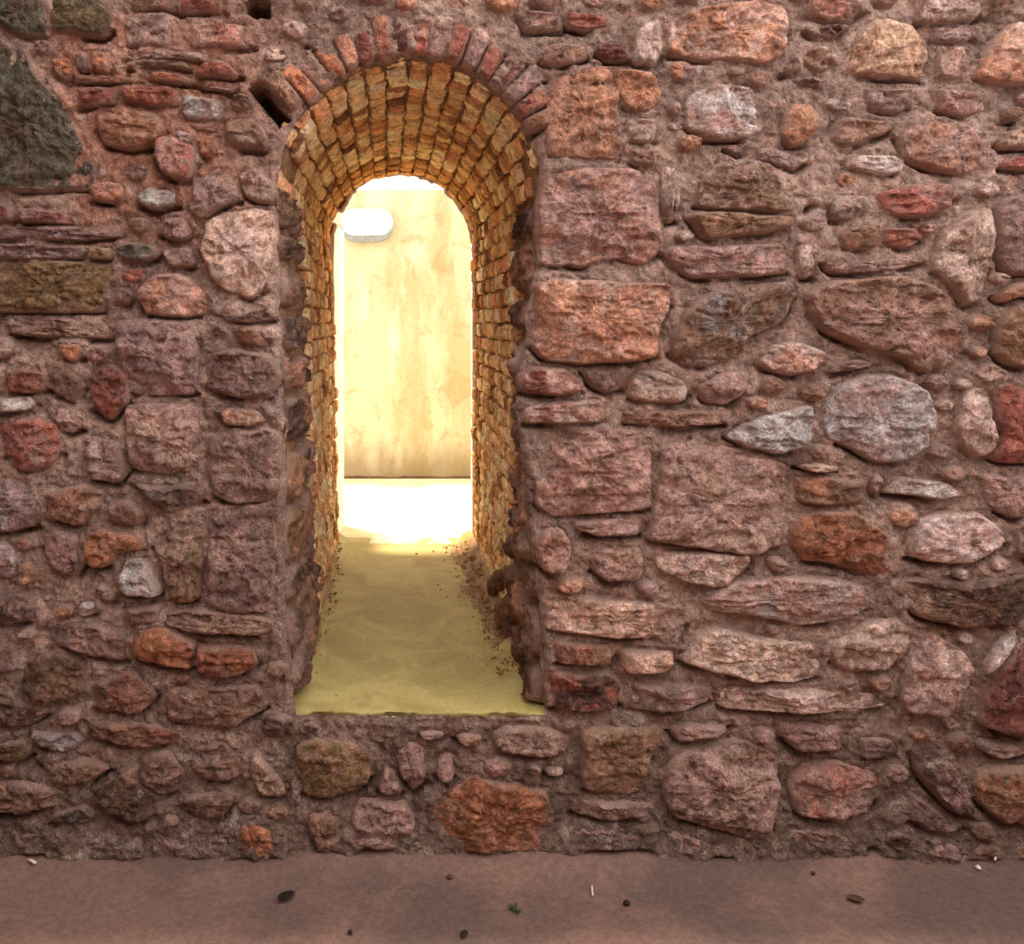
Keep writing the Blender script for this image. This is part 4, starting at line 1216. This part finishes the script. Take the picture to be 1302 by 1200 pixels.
# little things on the front floor
def rod(p, ang, length, rad, mat, name, label, cat, tiltz=0.0):
    n = 8; V, F = [], []
    for s_ in (-1, -.3, .4, 1):
        for k in range(n):
            t = 2 * math.pi * k / n
            rr = rad * (1 if abs(s_) < .9 else .8)
            V.append((s_ * length / 2, math.cos(t) * rr + 0.12 * rad * s_, math.sin(t) * rr))
    for a in range(3):
        for k in range(n): F.append((a * n + k, a * n + (k + 1) % n, (a + 1) * n + (k + 1) % n, (a + 1) * n + k))
    F.append(tuple(range(n))[::-1]); F.append(tuple(3 * n + k for k in range(n)))
    o = link(name, mesh_from(name, V, F, mat, True), None, (p[0], p[1], p[2] + rad))
    o.rotation_euler = (0, tiltz, ang)
    return thing(o, label, cat)
rod(floor_pt(41, 1097, .02), -0.6, .034, .005, M_PALE, 'white_stub', 'short white stub on the floor at the foot of the wall, far left', 'litter')
rod(floor_pt(753, 1133, .004), 1.4, .05, .003, M_PALE, 'pale_splinter', 'thin pale splinter lying on the floor right of the doorway', 'splinter')
rod(floor_pt(1266, 1090, .02), 0.9, .05, .004, M_PALE, 'pale_straw', 'pale straw on the floor at the foot of the wall, far right', 'straw')
def leaf(p, size, ang, mat, name, label, curl=.6):
    n = 9; V = []
    for i in range(n):
        t = i / (n - 1); w = math.sin(math.pi * t) ** .7 * size * .28 + .0005
        zc = .004 + curl * size * (t - .5) ** 2
        for s_ in (-1, 0, 1):
            V.append(((t - .5) * size, s_ * w, zc + abs(s_) * w * .5))
    V2 = [(x, y, z - .0015) for x, y, z in V]
    F = [(i * 3 + j, i * 3 + 3 + j, i * 3 + 4 + j, i * 3 + 1 + j) for i in range(n - 1) for j in range(2)]
    m = len(V); F += [tuple(reversed([q + m for q in f_])) for f_ in F[:]]
    for i in range(n - 1):
        F.append((i * 3, m + i * 3, m + i * 3 + 3, i * 3 + 3)); F.append((i * 3 + 2, i * 3 + 5, m + i * 3 + 5, m + i * 3 + 2))
    o = link(name, mesh_from(name, V + V2, F, mat, True), None, p)
    o.rotation_euler = (0, 0, ang)
    return thing(o, label, 'leaf')
leaf(floor_pt(364, 1143, .003), .06, 0.6, M_BLACK, 'dry_leaf', 'curled black leaf on the floor in front of the doorway')
leaf(floor_pt(1088, 1146, .003), .05, -0.4, M_TWIG, 'dry_leaf', 'curled brown leaf on the floor towards the right')
leaf(floor_pt(590, 1190, .003), .035, 1.1, M_BLACK, 'dry_leaf', 'small dark leaf at the bottom edge below the doorway', .3)
for (px, py, r, mat, lab) in [(797, 1150, .010, M_BLACK, 'dark pebble on the floor right of the pale splinter'),
                              (1034, 1111, .007, M_TWIG, 'tiny brown pebble on the floor close under the right wall'),
                              (1244, 1105, .009, M_PALE, 'pale crumb of mortar under the right end of the wall'),
                              (75, 1088, .008, M_PALE, 'pale crumb of mortar beside the white stub'),
                              (572, 1117, .010, M_TWIG, 'brown pebble in front of the middle of the sill'),
                              (445, 1186, .007, M_BLACK, 'tiny black pebble at the bottom of the picture left of the weed')]:
    v, f = pebble(r, int(px), None, '')
    p = floor_pt(px, py, .004)
    thing(link('pebble', mesh_from('pebble', v, f, mat, True), None, (p[0], p[1], p[2] + r * .55)), lab, 'pebble', 'crumbs scattered on the front floor')
# weed growing from a crack
VV, FF, off = [], [], 0
wp = floor_pt(657, 1160, 0.0)
for k in range(12):
    a = random.uniform(0, 6.28); l_ = random.uniform(.012, .03); w = .003
    dx, dy = math.cos(a) * l_, math.sin(a) * l_
    sx, sy = -math.sin(a) * w, math.cos(a) * w
    b0 = np.array([random.gauss(0, .003), random.gauss(0, .004), 0])
    v = np.array([(sx, sy, 0), (-sx, -sy, 0), (dx * .5 + sx, dy * .5 + sy, l_ * .45), (dx * .5 - sx, dy * .5 - sy, l_ * .45), (dx, dy, l_ * .5), (0, 0, -.01)]) + b0
    VV.append(v); FF += [tuple(i + off for i in q) for q in ((0, 1, 3, 2), (2, 3, 4), (0, 5, 1))]; off += 6
o = link('weed', mesh_from('weed', np.vstack(VV), FF, M_GREEN, False), None, wp)
thing(o, 'small dark weed sprouting from a crack in the front floor', 'weed')
print('stones', len(ST), 'auto', len(AUTO), 'objects', len(bpy.data.objects))
